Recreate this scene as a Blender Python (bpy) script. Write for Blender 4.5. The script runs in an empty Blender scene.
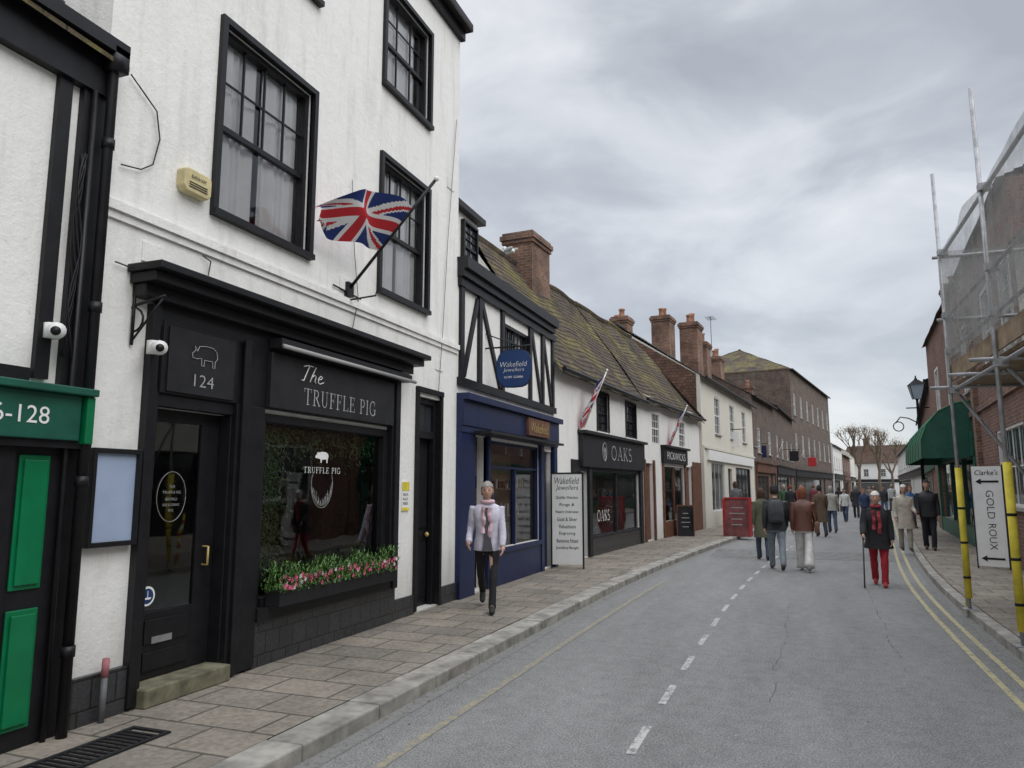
import bpy, bmesh, math, random
from mathutils import Vector, Matrix, noise
S=bpy.context.scene; COL=S.collection; R=math.radians
random.seed(7)
PITCH,YAW,F=R(7.9),R(20.6),739.6
CAM=Vector((0,0,1.7))
def ray(px,py):
    u=(px-512)/F; v=(384-py)/F
    a=math.cos(PITCH)-v*math.sin(PITCH); b=math.sin(PITCH)+v*math.cos(PITCH)
    return Vector((-a*math.sin(YAW)+u*math.cos(YAW), a*math.cos(YAW)+u*math.sin(YAW), b))
def ground(px,py,z=0.0):
    r=ray(px,py); return CAM+r*((z-CAM.z)/r.z)
def off(y):
    return .105*(math.sqrt((y-14)**2+25)+(y-14))/2
# ---------------------------------------------------------------- materials
def newmat(name):
    m=bpy.data.materials.new(name); m.use_nodes=True; nt=m.node_tree; n=nt.nodes; b=n['Principled BSDF']; return m,nt,n,b
def L(nt,a,b): nt.links.new(a,b)
def coords(nt,kind='Object',scale=(1,1,1)):
    t=nt.nodes.new('ShaderNodeTexCoord'); m=nt.nodes.new('ShaderNodeMapping'); m.inputs['Scale'].default_value=scale
    L(nt,t.outputs[kind],m.inputs[0]); return m.outputs[0]
def noise_n(nt,vec,scale,detail=3,rough=.6):
    t=nt.nodes.new('ShaderNodeTexNoise'); t.inputs['Scale'].default_value=scale; t.inputs['Detail'].default_value=detail; t.inputs['Roughness'].default_value=rough
    L(nt,vec,t.inputs['Vector']); return t.outputs['Fac']
def ramp(nt,fac,stops):
    r=nt.nodes.new('ShaderNodeValToRGB'); e=r.color_ramp.elements
    while len(e)<len(stops): e.new(.5)
    for i,(p,c) in enumerate(stops):
        e[i].position=p; e[i].color=(c[0],c[1],c[2],1) if not isinstance(c,(int,float)) else (c,c,c,1)
    L(nt,fac,r.inputs[0]); return r.outputs[0]
def mixc(nt,fac,a,b,mode='MIX'):
    m=nt.nodes.new('ShaderNodeMix'); m.data_type='RGBA'; m.blend_type=mode
    if isinstance(fac,float): m.inputs[0].default_value=fac
    else: L(nt,fac,m.inputs[0])
    for s,i in ((a,6),(b,7)):
        if isinstance(s,(tuple,list)): m.inputs[i].default_value=(s[0],s[1],s[2],1)
        else: L(nt,s,m.inputs[i])
    return m.outputs[2]
def bump(nt,b,h,strength=.3,dist=.01):
    n=nt.nodes.new('ShaderNodeBump'); n.inputs['Strength'].default_value=strength; n.inputs['Distance'].default_value=dist
    L(nt,h,n.inputs['Height']); L(nt,n.outputs[0],b.inputs['Normal'])
def mat(name,c,rough=.7,var=.15,ns=3,bs=60,bstr=.2,metal=0,spec=.5):
    m,nt,n,b=newmat(name); v=coords(nt)
    f=noise_n(nt,v,ns,2)
    lo=tuple(x*(1-var) for x in c); hi=tuple(min(1,x*(1+var)) for x in c)
    L(nt,ramp(nt,f,[(.3,lo),(.7,hi)]),b.inputs['Base Color'])
    b.inputs['Roughness'].default_value=rough; b.inputs['Metallic'].default_value=metal
    b.inputs['Specular IOR Level'].default_value=spec
    if bstr>.1: bump(nt,b,noise_n(nt,v,bs,1),bstr,.004)
    return m
def render_mat(name,c,dirt=(.38,.355,.31),amount=.4,zlo=.9):
    m,nt,n,b=newmat(name)
    v=coords(nt); vs=coords(nt,scale=(3,3,.45))
    st=ramp(nt,noise_n(nt,vs,1.3,5,.7),[(.5,0.0),(.8,amount)])
    col=mixc(nt,st,c,dirt)
    pt=ramp(nt,noise_n(nt,v,1.6,6,.75),[(.42,0.0),(.8,amount*.55)])
    col=mixc(nt,pt,col,tuple(x*.75 for x in c))
    spk=ramp(nt,noise_n(nt,v,9,4,.75),[(.65,0.0),(.75,amount*.9)])
    col=mixc(nt,spk,col,(.3,.28,.24))
    vf=coords(nt,scale=(7,7,.25)); stf=ramp(nt,noise_n(nt,vf,1.0,3,.6),[(.6,0.0),(.75,amount*.7)])
    geo=nt.nodes.new('ShaderNodeSeparateXYZ'); t=nt.nodes.new('ShaderNodeTexCoord'); L(nt,t.outputs['Object'],geo.inputs[0])
    mh=nt.nodes.new('ShaderNodeMapRange'); mh.inputs[1].default_value=2.6; mh.inputs[2].default_value=4.2; L(nt,geo.outputs[2],mh.inputs[0])
    mm=nt.nodes.new('ShaderNodeMath'); mm.operation='MULTIPLY'; L(nt,stf,mm.inputs[0]); L(nt,mh.outputs[0],mm.inputs[1]); col=mixc(nt,mm.outputs[0],col,dirt)
    mr=nt.nodes.new('ShaderNodeMapRange'); mr.inputs[1].default_value=zlo; mr.inputs[2].default_value=.1; mr.inputs[3].default_value=0; mr.inputs[4].default_value=.35
    L(nt,geo.outputs[2],mr.inputs[0]); col=mixc(nt,mr.outputs[0],col,(.25,.25,.2))
    L(nt,col,b.inputs['Base Color']); b.inputs['Roughness'].default_value=.85
    bump(nt,b,noise_n(nt,v,7,6,.75),.55,.025); return m
def brickvec(nt):
    t=nt.nodes.new('ShaderNodeTexCoord'); s=nt.nodes.new('ShaderNodeSeparateXYZ'); L(nt,t.outputs['Object'],s.inputs[0])
    a=nt.nodes.new('ShaderNodeMath'); a.operation='ADD'; L(nt,s.outputs[0],a.inputs[0]); L(nt,s.outputs[1],a.inputs[1])
    c=nt.nodes.new('ShaderNodeCombineXYZ'); L(nt,a.outputs[0],c.inputs[0]); L(nt,s.outputs[2],c.inputs[1]); return c.outputs[0]
def brick_mat(name,c1,c2,mortar,bw=.225,rh=.075,ms=.007,rough=.9,bstr=.5,moss=None,soot=.3,xy=False,fine=.25):
    m,nt,n,b=newmat(name)
    v=coords(nt) if xy else brickvec(nt)
    t=nt.nodes.new('ShaderNodeTexBrick'); L(nt,v,t.inputs['Vector'])
    t.inputs['Color1'].default_value=(*c1,1); t.inputs['Color2'].default_value=(*c2,1); t.inputs['Mortar'].default_value=(*mortar,1)
    t.inputs['Scale'].default_value=1; t.inputs['Brick Width'].default_value=bw; t.inputs['Row Height'].default_value=rh; t.inputs['Mortar Size'].default_value=ms
    o=coords(nt)
    f=ramp(nt,noise_n(nt,o,1.3,5,.7),[(.35,1-soot),(.65,1.0)])
    col=mixc(nt,1.0,t.outputs['Color'],f,'MULTIPLY')
    f2=ramp(nt,noise_n(nt,o,22,3,.6),[(.3,1-fine),(.7,1.15)])
    col=mixc(nt,1.0,col,f2,'MULTIPLY')
    if moss:
        mf=ramp(nt,noise_n(nt,o,moss[1],7,.75),[(moss[2],0.0),(moss[2]+.16,.85)])
        mc=ramp(nt,noise_n(nt,o,6,4,.7),[(.35,tuple(x*.4 for x in moss[0])),(.65,moss[0])])
        col=mixc(nt,mf,col,mc)
    L(nt,col,b.inputs['Base Color']); b.inputs['Roughness'].default_value=rough
    h=nt.nodes.new('ShaderNodeMath'); h.operation='SUBTRACT'; L(nt,noise_n(nt,o,40,3),h.inputs[0]); L(nt,t.outputs['Fac'],h.inputs[1])
    bump(nt,b,h.outputs[0],bstr,.012); return m
def glass_mat(name,tint=.6,extra=.05,k=1.6):
    m,nt,n,b=newmat(name); n.remove(b); out=n['Material Output']
    tr=n.new('ShaderNodeBsdfTransparent'); tr.inputs[0].default_value=(tint,tint,tint,1)
    gl=n.new('ShaderNodeBsdfGlossy'); gl.inputs['Roughness'].default_value=.02; gl.inputs['Color'].default_value=(.9,.9,.9,1)
    fr=n.new('ShaderNodeFresnel'); fr.inputs['IOR'].default_value=1.5
    nb=n.new('ShaderNodeBump'); nb.inputs['Strength'].default_value=.05; nb.inputs['Distance'].default_value=.05
    L(nt,noise_n(nt,coords(nt),2.0,1),nb.inputs['Height']); L(nt,nb.outputs[0],gl.inputs['Normal'])
    ad=n.new('ShaderNodeMath'); ad.operation='MULTIPLY_ADD'; ad.inputs[1].default_value=k; ad.inputs[2].default_value=extra; ad.use_clamp=True
    L(nt,fr.outputs[0],ad.inputs[0]); mx=n.new('ShaderNodeMixShader'); L(nt,ad.outputs[0],mx.inputs[0]); L(nt,tr.outputs[0],mx.inputs[1]); L(nt,gl.outputs[0],mx.inputs[2])
    L(nt,mx.outputs[0],out.inputs[0]); return m
WHITE=render_mat('white_render',(.82,.812,.785),amount=.5)
WHITE2=render_mat('white_render_clean',(.80,.79,.76),amount=.35)
CREAM=render_mat('cream_render',(.68,.65,.57),amount=.35)
BLACK=mat('black_paint',(.009,.009,.011),.45,.3,8,40,.12,spec=.35)
BLACKM=mat('black_matt',(.015,.015,.017),.7,.3,6,spec=.3)
CHAR=mat('charcoal_paint',(.018,.018,.021),.5,.25,5,spec=.35)
NAVY=mat('navy_paint',(.009,.017,.065),.42,.2,5,spec=.4)
SIGNBLUE=mat('sign_blue',(.008,.04,.14),.4,.1,5)
GREEN=mat('green_gloss',(.0,.15,.055),.35,.15,4,bstr=.08)
DGREEN=mat('dark_green',(.008,.085,.055),.45,.2,4)
LWHITE=mat('letter_white',(.8,.8,.78),.6,.05)
GOLD=mat('gold_letter',(.5,.36,.12),.45,.1)
GREYL=mat('letter_grey',(.36,.36,.35),.6,.05)
PVC=mat('white_plastic',(.75,.75,.73),.4,.08)
WFRAME=mat('white_frame_paint',(.72,.72,.70),.5,.12)
BEIGE=mat('beige_plastic',(.55,.47,.25),.5,.2,8)
YEL=mat('yellow_foam',(.68,.55,.05),.7,.2,6)
RED=mat('red_paint',(.42,.02,.025),.5,.15)
PINK=mat('pink_petal',(.8,.12,.28),.6,.3,20)
LEAF=mat('leaf_green',(.07,.16,.03),.6,.5,20)
LEAFP=mat('pale_leaf',(.14,.25,.09),.6,.5,20)
WOODB=mat('brown_wood',(.13,.055,.03),.55,.35,6)
TAN=mat('tan_interior',(.5,.38,.26),.8,.2)
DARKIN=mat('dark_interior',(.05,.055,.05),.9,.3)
STEEL=mat('galvanised_steel',(.36,.36,.37),.5,.25,8,metal=.6)
BOARD=mat('scaffold_board',(.26,.19,.12),.85,.35,5)
TERRA=mat('terracotta',(.30,.15,.095),.85,.3,6)
LEAD=mat('lead_grey',(.12,.125,.13),.6,.25,5)
STONE=mat('stone_grey',(.3,.29,.27),.9,.25,6,50,.4)
MSTONE=mat('mossy_stone',(.15,.14,.09),.9,.45,7,50,.4)
CURT=mat('net_curtain',(.78,.79,.8),.9,.08)
GLASS=glass_mat('window_glass',.93,.02,1.3)
SHOPG=glass_mat('shop_glass',.8,.03,1.25)
DGLASS=mat('dark_glass',(.035,.038,.043),.07,.3,1.5,bs=2,bstr=.05,spec=.8)
BRICK=brick_mat('red_brick',(.28,.125,.085),(.17,.08,.06),(.28,.25,.21),soot=.4)
BRICKB=brick_mat('brown_brick',(.20,.135,.105),(.115,.082,.066),(.24,.22,.19),soot=.5)
BRICKC=brick_mat('chimney_brick',(.32,.16,.10),(.18,.095,.07),(.3,.27,.22),soot=.6)
MOSSY=brick_mat('mossy_tile',(.13,.092,.066),(.07,.054,.042),(.02,.018,.015),bw=.17,rh=.12,ms=.008,bstr=.9,moss=((.215,.185,.055),1.0,.46),fine=.4)
TILE=brick_mat('plain_tile',(.17,.09,.06),(.10,.065,.05),(.03,.025,.02),bw=.17,rh=.12,ms=.008,bstr=.8,moss=((.15,.14,.06),1.5,.58))
SLATE=brick_mat('slate_tile',(.10,.095,.09),(.07,.065,.065),(.02,.02,.02),bw=.25,rh=.15,ms=.006,moss=((.12,.11,.05),1.5,.62))
RTILE=brick_mat('red_tile',(.24,.125,.085),(.14,.08,.06),(.04,.03,.025),bw=.17,rh=.12,ms=.008,bstr=.8,soot=.4)
DTILE=brick_mat('dark_wall_tile',(.05,.05,.055),(.035,.037,.04),(.015,.015,.015),bw=.2,rh=.2,ms=.008,rough=.3,soot=.2)
PAVE=brick_mat('paving_slabs',(.34,.295,.24),(.25,.222,.188),(.11,.10,.08),bw=.62,rh=.42,ms=.012,bstr=.5,xy=True,soot=.35,moss=((.17,.17,.11),2.2,.64),fine=.3)
def asphalt():
    m,nt,n,b=newmat('asphalt'); v=coords(nt)
    a=ramp(nt,noise_n(nt,v,70,3,.8),[(.3,(.095,.096,.096)),(.5,(.235,.233,.228)),(.7,(.46,.455,.44))])
    big=ramp(nt,noise_n(nt,coords(nt,scale=(1,.22,1)),1.3,6,.65),[(.3,.78),(.7,1.12)])
    c=mixc(nt,1.0,a,big,'MULTIPLY')
    med=ramp(nt,noise_n(nt,v,7,5,.8),[(.35,.82),(.65,1.1)])
    c=mixc(nt,1.0,c,med,'MULTIPLY')
    L(nt,c,b.inputs['Base Color']); b.inputs['Roughness'].default_value=.8
    bump(nt,b,noise_n(nt,v,70,2,.7),.9,.018); return m
ASPH=asphalt()
KERB=mat('granite_kerb',(.28,.265,.235),.85,.4,5,50,.6)
def worn(name,c,lo=.42,base=(.21,.208,.2)):
    m,nt,n,b=newmat(name); v=coords(nt)
    f=ramp(nt,noise_n(nt,v,14,6,.85),[(lo,0.0),(lo+.12,.9)])
    L(nt,mixc(nt,f,base,c),b.inputs['Base Color']); b.inputs['Roughness'].default_value=.8; bump(nt,b,noise_n(nt,v,70,2,.7),.8,.014); return m
WLINE=worn('white_line',(.56,.56,.54),.42); YLINE=worn('yellow_line',(.52,.45,.24),.4); YOLD=worn('old_yellow_line',(.38,.32,.19),.46)
DIRT=worn('gutter_dirt',(.12,.11,.09),.5)
def netting():
    m,nt,n,b=newmat('debris_netting'); b.inputs['Base Color'].default_value=(.30,.30,.29,1); b.inputs['Roughness'].default_value=.8
    out=n['Material Output']; tr=n.new('ShaderNodeBsdfTransparent'); mx=n.new('ShaderNodeMixShader')
    f=ramp(nt,noise_n(nt,coords(nt),5,2),[(.3,.4),(.7,.66)])
    L(nt,f,mx.inputs[0]); L(nt,tr.outputs[0],mx.inputs[1]); L(nt,b.outputs[0],mx.inputs[2]); L(nt,mx.outputs[0],out.inputs[0]); return m
NET=netting()
UR=mat('flag_red',(.5,.02,.03),.8,.1); UW=mat('flag_white',(.72,.72,.72),.8,.05); UB=mat('flag_blue',(.012,.03,.16),.8,.1)
# ---------------------------------------------------------------- mesh builder
class MB:
    def __init__(s): s.v=[]; s.f=[]; s.m=[]
    def add(s,vs,fs,mi=0):
        o=len(s.v); s.v+= [tuple(v) for v in vs]; s.f+=[tuple(i+o for i in f) for f in fs]; s.m+=[mi]*len(fs); return s
    def quad(s,a,b,c,d,mi=0): return s.add([a,b,c,d],[(0,1,2,3)],mi)
    def box(s,x0,x1,y0,y1,z0,z1,mi=0):
        return s.add([(x0,y0,z0),(x1,y0,z0),(x1,y1,z0),(x0,y1,z0),(x0,y0,z1),(x1,y0,z1),(x1,y1,z1),(x0,y1,z1)],
          [(0,3,2,1),(4,5,6,7),(0,1,5,4),(1,2,6,5),(2,3,7,6),(3,0,4,7)],mi)
    def loft(s,rings,cap=True,mi=0):
        n=len(rings[0]); vs=[p for r in rings for p in r]; fs=[]
        for i in range(len(rings)-1):
            for j in range(n): fs.append((i*n+j,i*n+(j+1)%n,(i+1)*n+(j+1)%n,(i+1)*n+j))
        if cap: fs.append(tuple(range(n))[::-1]); fs.append(tuple((len(rings)-1)*n+j for j in range(n)))
        return s.add(vs,fs,mi)
    def tube(s,pts,r,n=8,cap=True,mi=0):
        pts=[Vector(p) for p in pts]; rs=r if isinstance(r,(list,tuple)) else [r]*len(pts)
        rings=[]; up=None
        for i,p in enumerate(pts):
            t=(pts[min(i+1,len(pts)-1)]-pts[max(i-1,0)]).normalized()
            if up is None: up=t.orthogonal().normalized()
            else: up=(up-t*up.dot(t)).normalized()
            w=t.cross(up); rr=rs[i]
            rings.append([p+(up*math.cos(2*math.pi*k/n)+w*math.sin(2*math.pi*k/n))*rr for k in range(n)])
        return s.loft(rings,cap,mi)
    def lathe(s,cx,cy,prof,n=12,mi=0):
        return s.loft([[(cx+r*math.cos(2*math.pi*k/n),cy+r*math.sin(2*math.pi*k/n),z) for k in range(n)] for r,z in prof],True,mi)
    def ell(s,c,rad,n=12,m=8,mi=0,fn=None,keep=None):
        vs=[];fs=[]
        for i in range(m+1):
            th=math.pi*i/m
            for j in range(n):
                ph=2*math.pi*j/n; d=Vector((math.sin(th)*math.cos(ph),math.sin(th)*math.sin(ph),math.cos(th)))
                p=Vector((d.x*rad[0],d.y*rad[1],d.z*rad[2]))
                if fn: p=fn(d,p)
                vs.append(Vector(c)+p)
        for i in range(m):
            for j in range(n):
                if keep:
                    th=math.pi*(i+.5)/m; ph=2*math.pi*(j+.5)/n
                    if not keep(Vector((math.sin(th)*math.cos(ph),math.sin(th)*math.sin(ph),math.cos(th)))): continue
                fs.append((i*n+j,(i+1)*n+j,(i+1)*n+(j+1)%n,i*n+(j+1)%n))
        return s.add(vs,fs,mi)
    def prism(s,poly,y0,y1,mi=0):   # polygon in x,z
        n=len(poly); vs=[(x,y0,z) for x,z in poly]+[(x,y1,z) for x,z in poly]
        return s.add(vs,[tuple(range(n)),tuple(range(2*n-1,n-1,-1))]+[(i,i+n,(i+1)%n+n,(i+1)%n) for i in range(n)],mi)
    def build(s,name,mats,parent=None,smooth=False,bevel=0):
        me=bpy.data.meshes.new(name); me.from_pydata(s.v,[],s.f)
        if not isinstance(mats,(list,tuple)): mats=[mats]
        for m in mats: me.materials.append(m)
        me.polygons.foreach_set('material_index',s.m)
        if smooth: me.polygons.foreach_set('use_smooth',[True]*len(s.f))
        me.update()
        o=bpy.data.objects.new(name,me); COL.objects.link(o)
        if parent: o.parent=parent
        if bevel:
            b=o.modifiers.new('b','BEVEL'); b.width=bevel; b.segments=2; b.limit_method='ANGLE'
        return o
def tag(o,label=None,cat=None,group=None,kind=None):
    if label: o['label']=label
    if cat: o['category']=cat
    if group: o['group']=group
    if kind: o['kind']=kind
    return o
def thing(name,label,cat,loc=(0,0,0),rz=0,group=None):
    o=bpy.data.objects.new(name,None); COL.objects.link(o); o.location=loc; o.rotation_euler=(0,0,rz); return tag(o,label,cat,group)
def text(s,m,parent,x,z,w=None,h=None,y=-.01,name='lettering',rot=0,shear=0,thin=0,space=1):
    c=bpy.data.curves.new('t','FONT'); c.body=s; c.size=1; c.extrude=0.0; c.shear=shear; c.align_x='CENTER'; c.resolution_u=3
    c.space_character=space; c.offset=thin
    o=bpy.data.objects.new('t',c); COL.objects.link(o); bpy.context.view_layer.update()
    me=bpy.data.meshes.new_from_object(o.evaluated_get(bpy.context.evaluated_depsgraph_get())); bpy.data.objects.remove(o)
    vs=[v.co for v in me.vertices]
    if not vs: return
    x0=min(v.x for v in vs);x1=max(v.x for v in vs);y0=min(v.y for v in vs);y1=max(v.y for v in vs)
    sx=(w/(x1-x0)) if w else None; sy=(h/(y1-y0)) if h else None
    sx=sx or sy; sy=sy or sx
    ca,sa=math.cos(rot),math.sin(rot)
    for v in me.vertices:
        a=(v.co.x-(x0+x1)/2)*sx; b=(v.co.y-(y0+y1)/2)*sy; v.co=(x+a*ca-b*sa,y,z+a*sa+b*ca)
    me.materials.clear(); me.materials.append(m); me.name=name
    ob=bpy.data.objects.new(name,me); COL.objects.link(ob); ob.parent=parent; return ob
def arc(cx,cz,rx,rz,a0,a1,n=12): return [(cx+rx*math.cos(R(a0+(a1-a0)*i/n)),cz+rz*math.sin(R(a0+(a1-a0)*i/n))) for i in range(n+1)]
TK,TN=.11,.04
GLY={
'T':(.9,[([(.45,0),(.45,1)],TK),([(.04,.98),(.86,.98)],TN),([(.05,1),(.05,.8)],TN),([(.85,1),(.85,.8)],TN),([(.3,.02),(.6,.02)],TN)]),
'I':(.42,[([(.21,0),(.21,1)],TK),([(.06,.98),(.36,.98)],TN),([(.06,.02),(.36,.02)],TN)]),
'L':(.78,[([(.2,0),(.2,1)],TK),([(.05,.98),(.35,.98)],TN),([(.05,.02),(.74,.02)],TN),([(.73,0),(.73,.22)],TN)]),
'F':(.76,[([(.2,0),(.2,1)],TK),([(.05,.98),(.7,.98)],TN),([(.69,1),(.69,.8)],TN),([(.2,.52),(.55,.52)],TN),([(.55,.42),(.55,.62)],TN),([(.05,.02),(.38,.02)],TN)]),
'E':(.8,[([(.2,0),(.2,1)],TK),([(.05,.98),(.7,.98)],TN),([(.69,1),(.69,.8)],TN),([(.2,.52),(.55,.52)],TN),([(.55,.42),(.55,.62)],TN),([(.05,.02),(.74,.02)],TN),([(.73,0),(.73,.22)],TN)]),
'P':(.8,[([(.2,0),(.2,1)],TK),([(.05,.98),(.45,.98)],TN),(arc(.45,.73,.24,.25,90,-90),.08),([(.2,.48),(.45,.48)],TN),([(.05,.02),(.38,.02)],TN)]),
'R':(.88,[([(.2,0),(.2,1)],TK),([(.05,.98),(.43,.98)],TN),(arc(.43,.75,.23,.23,90,-90),.08),([(.2,.52),(.43,.52)],TN),([(.42,.52),(.8,.02)],TK),([(.72,.02),(.9,.02)],TN),([(.05,.02),(.38,.02)],TN)]),
'U':(.95,[([(.2,1),(.2,.35)],TK),(arc(.47,.35,.27,.35,180,360),.06),([(.74,.35),(.74,1)],TN),([(.05,.98),(.35,.98)],TN),([(.62,.98),(.88,.98)],TN)]),
'G':(1.0,[(arc(.52,.5,.42,.5,50,315,18),.075),([(.86,.4),(.86,.08)],TK),([(.7,.42),(.98,.42)],TN),([(.8,.95),(.8,.7)],TN)]),
'O':(1.04,[(arc(.52,.5,.42,.5,0,360,24),.08)]),
'A':(.98,[([(.12,0),(.49,1)],TN),([(.49,1),(.86,0)],TK),([(.25,.34),(.74,.34)],TN),([(.0,.02),(.25,.02)],TN),([(.7,.02),(.98,.02)],TN)]),
'K':(.94,[([(.2,0),(.2,1)],TK),([(.78,.98),(.22,.42)],TN),([(.38,.56),(.82,.02)],TK),([(.05,.98),(.35,.98)],TN),([(.05,.02),(.35,.02)],TN),([(.65,.98),(.9,.98)],TN),([(.7,.02),(.95,.02)],TN)]),
'S':(.74,[(arc(.37,.74,.25,.25,40,270,12)[:-1]+arc(.37,.25,.27,.26,90,-150,12),.08)]),
' ':(.45,[])}
def serif(s,m,parent,cx,cz,w,h,y,gap=.12):
    tot=sum(GLY[c][0]+gap for c in s)-gap; k=w/tot; x=cx-w/2; b=MB(); q=0
    for c in s:
        adv,st=GLY[c]
        for pts,wd in st:
            for i in range(len(pts)-1):
                p=Vector((pts[i][0]*k,pts[i][1]*h)); r=Vector((pts[i+1][0]*k,pts[i+1][1]*h)); d=(r-p)
                if d.length<1e-6: continue
                d.normalize(); n=Vector((-d.y,d.x))*wd*(h+k)*.5*.5; e=d*.004*h/.15; yy=y-.00025*(q%7); q+=1
                P=[p-n-e,r-n+e,r+n+e,p+n-e]; b.add([(x+a.x,yy,cz-h/2+a.y) for a in P],[(0,1,2,3)])
        x+=(adv+gap)*k
    return b.build('lettering',m,parent)
# ---------------------------------------------------------------- facades
class Fac:
    def __init__(s,p0,p1):
        s.p0=Vector((*p0,0)); d=Vector((*p1,0))-s.p0; s.L=d.length; s.d=d/s.L; s.ang=math.atan2(d.y,d.x); s.n=Vector((math.sin(s.ang),-math.cos(s.ang),0))
    def sz(s,px,py,o=0):
        r=ray(px,py); t=(s.p0+s.n*o-CAM).dot(s.n)/r.dot(s.n); p=CAM+r*t; return (p-s.p0).dot(s.d),p.z
    def rc(s,a,b,c,d,o=0):
        s0,z1=s.sz(a,b,o); s1,z0=s.sz(c,d,o); return (s0,s1,z0,z1)
    def w(s,sv,out,z=0): return s.p0+s.d*sv+s.n*out+Vector((0,0,z))
    def thing(s,name,label,cat,group=None): return thing(name,label,cat,s.p0,s.ang,group)
def wall(root,Lx,H,ops,m,depth=8,x0=0,z0=0,reveal=.16,gable=None,name='wall'):
    b=MB(); xs=sorted({x0,Lx}|{v for o in ops for v in o[:2] if x0<v<Lx}); zs=sorted({z0,H}|{v for o in ops for v in o[2:4] if z0<v<H})
    for i in range(len(xs)-1):
        for j in range(len(zs)-1):
            cx=(xs[i]+xs[i+1])/2; cz=(zs[j]+zs[j+1])/2
            if any(o[0]<cx<o[1] and o[2]<cz<o[3] for o in ops): continue
            b.quad((xs[i],0,zs[j]),(xs[i+1],0,zs[j]),(xs[i+1],0,zs[j+1]),(xs[i],0,zs[j+1]))
    for o in ops:
        a,c,d,e=o[:4]; r=reveal
        b.quad((a,0,d),(a,0,e),(a,r,e),(a,r,d)); b.quad((c,0,d),(c,r,d),(c,r,e),(c,0,e)); b.quad((a,0,e),(c,0,e),(c,r,e),(a,r,e)); b.quad((a,0,d),(a,r,d),(c,r,d),(c,0,d))
    for x in (x0,Lx):
        if gable:
            ry,rz=gable; b.add([(x,0,z0),(x,depth,z0),(x,depth,H),(x,ry,rz),(x,0,H)],[(0,1,2,3,4)])
        else: b.quad((x,0,z0),(x,depth,z0),(x,depth,H),(x,0,H))
    b.quad((x0,depth,z0),(Lx,depth,z0),(Lx,depth,H),(x0,depth,H))
    if not gable: b.quad((x0,0,H),(Lx,0,H),(Lx,depth,H),(x0,depth,H))
    return b.build(name,m,root)
def roof(root,Lx,H,rz,ry,depth,m,hip0=0,hip1=0,over=.2,x0=0,seed=0,nc=None,wob=.04):
    b=MB(); M=max(4,int((Lx-x0)*2))
    k=(rz-H)/ry
    for side in (0,1):
        ya,yb=(-over,ry) if side==0 else (depth+over,ry)
        za=H-over*k*.9 if side==0 else H-.2
        n=nc or max(6,int(math.hypot(yb-ya,rz-za)/.16))
        def P(x,t,lift):
            xa=x0-.04+hip0*t; xb=Lx+.04-hip1*t; X=xa+(xb-xa)*x
            y=ya+(yb-ya)*t; z=za+(rz-za)*t+lift
            z+=wob*(noise.noise(Vector((X*.7+seed,y*.7,seed)))*1.5)*(1 if t<.99 else .6)+.02*noise.noise(Vector((X*6,y*6,z*6)))
            return (X,y,z)
        for i in range(n):
            t0=i/n;t1=(i+1)/n
            for j in range(M):
                a,c=j/M,(j+1)/M
                b.quad(P(a,t0,.035),P(c,t0,.035),P(c,t1,0),P(a,t1,0)); b.quad(P(a,t0,-.0),P(c,t0,-.0),P(c,t0,.035),P(a,t0,.035))
    b.tube([(x0+hip0+ (Lx-hip1-x0-hip0)*i/M,ry,rz+.02+wob*(noise.noise(Vector(((x0+hip0+(Lx-hip1-x0-hip0)*i/M)*.7+seed,ry*.7,seed)))*.9)) for i in range(M+1)],.09,6)
    if hip0: b.add([(x0-.04,-over,H-.1),(x0-.04,depth+over,H-.1),(x0+hip0,ry,rz)],[(0,1,2)])
    if hip1: b.add([(Lx+.04,-over,H-.1),(Lx+.04,depth+over,H-.1),(Lx-hip1,ry,rz)],[(0,1,2)])
    return b.build('roof',m,root)
def gutter(root,x0,x1,z,y=-.25,m=None): return MB().tube([(x0,y,z),(x1,y,z)],.055,8).build('gutter',m or BLACK,root)
def chimney(root,x,y,z0,z1,w,d,pots=2,m=None,aerial=False):
    b=MB(); b.box(x-w/2,x+w/2,y-d/2,y+d/2,z0,z1-.3); b.box(x-w/2-.04,x+w/2+.04,y-d/2-.04,y+d/2+.04,z1-.3,z1-.2); b.box(x-w/2-.08,x+w/2+.08,y-d/2-.08,y+d/2+.08,z1-.2,z1-.08); b.box(x-w/2-.03,x+w/2+.03,y-d/2-.03,y+d/2+.03,z1-.08,z1)
    o=b.build('chimney',m or BRICKC,root)
    for i in range(pots):
        px=x+(i-(pots-1)/2)*w/max(1,pots); h=.4+.12*((i*7)%3)
        MB().lathe(px,y,[(.14,z1-.02),(.12,z1+.1),(.11,z1+h-.1),(.14,z1+h-.07),(.14,z1+h),(.09,z1+h)],10).build('chimney_pot',TERRA,o,True)
    if aerial:
        b=MB().tube([(x+w/2,y-d/2-.05,z1-.8),(x+w/2,y-d/2-.05,z1+1.6)],.02,5).tube([(x+w/2-.5,y-d/2-.05,z1+1.5),(x+w/2+.5,y-d/2-.05,z1+1.5)],.012,4)
        for k in range(6): xx=x+w/2-.45+k*.18; b.tube([(xx,y-d/2-.3,z1+1.5),(xx,y-d/2+.2,z1+1.5)],.01,4)
        b.build('aerial',LEAD,o)
    return o
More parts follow.
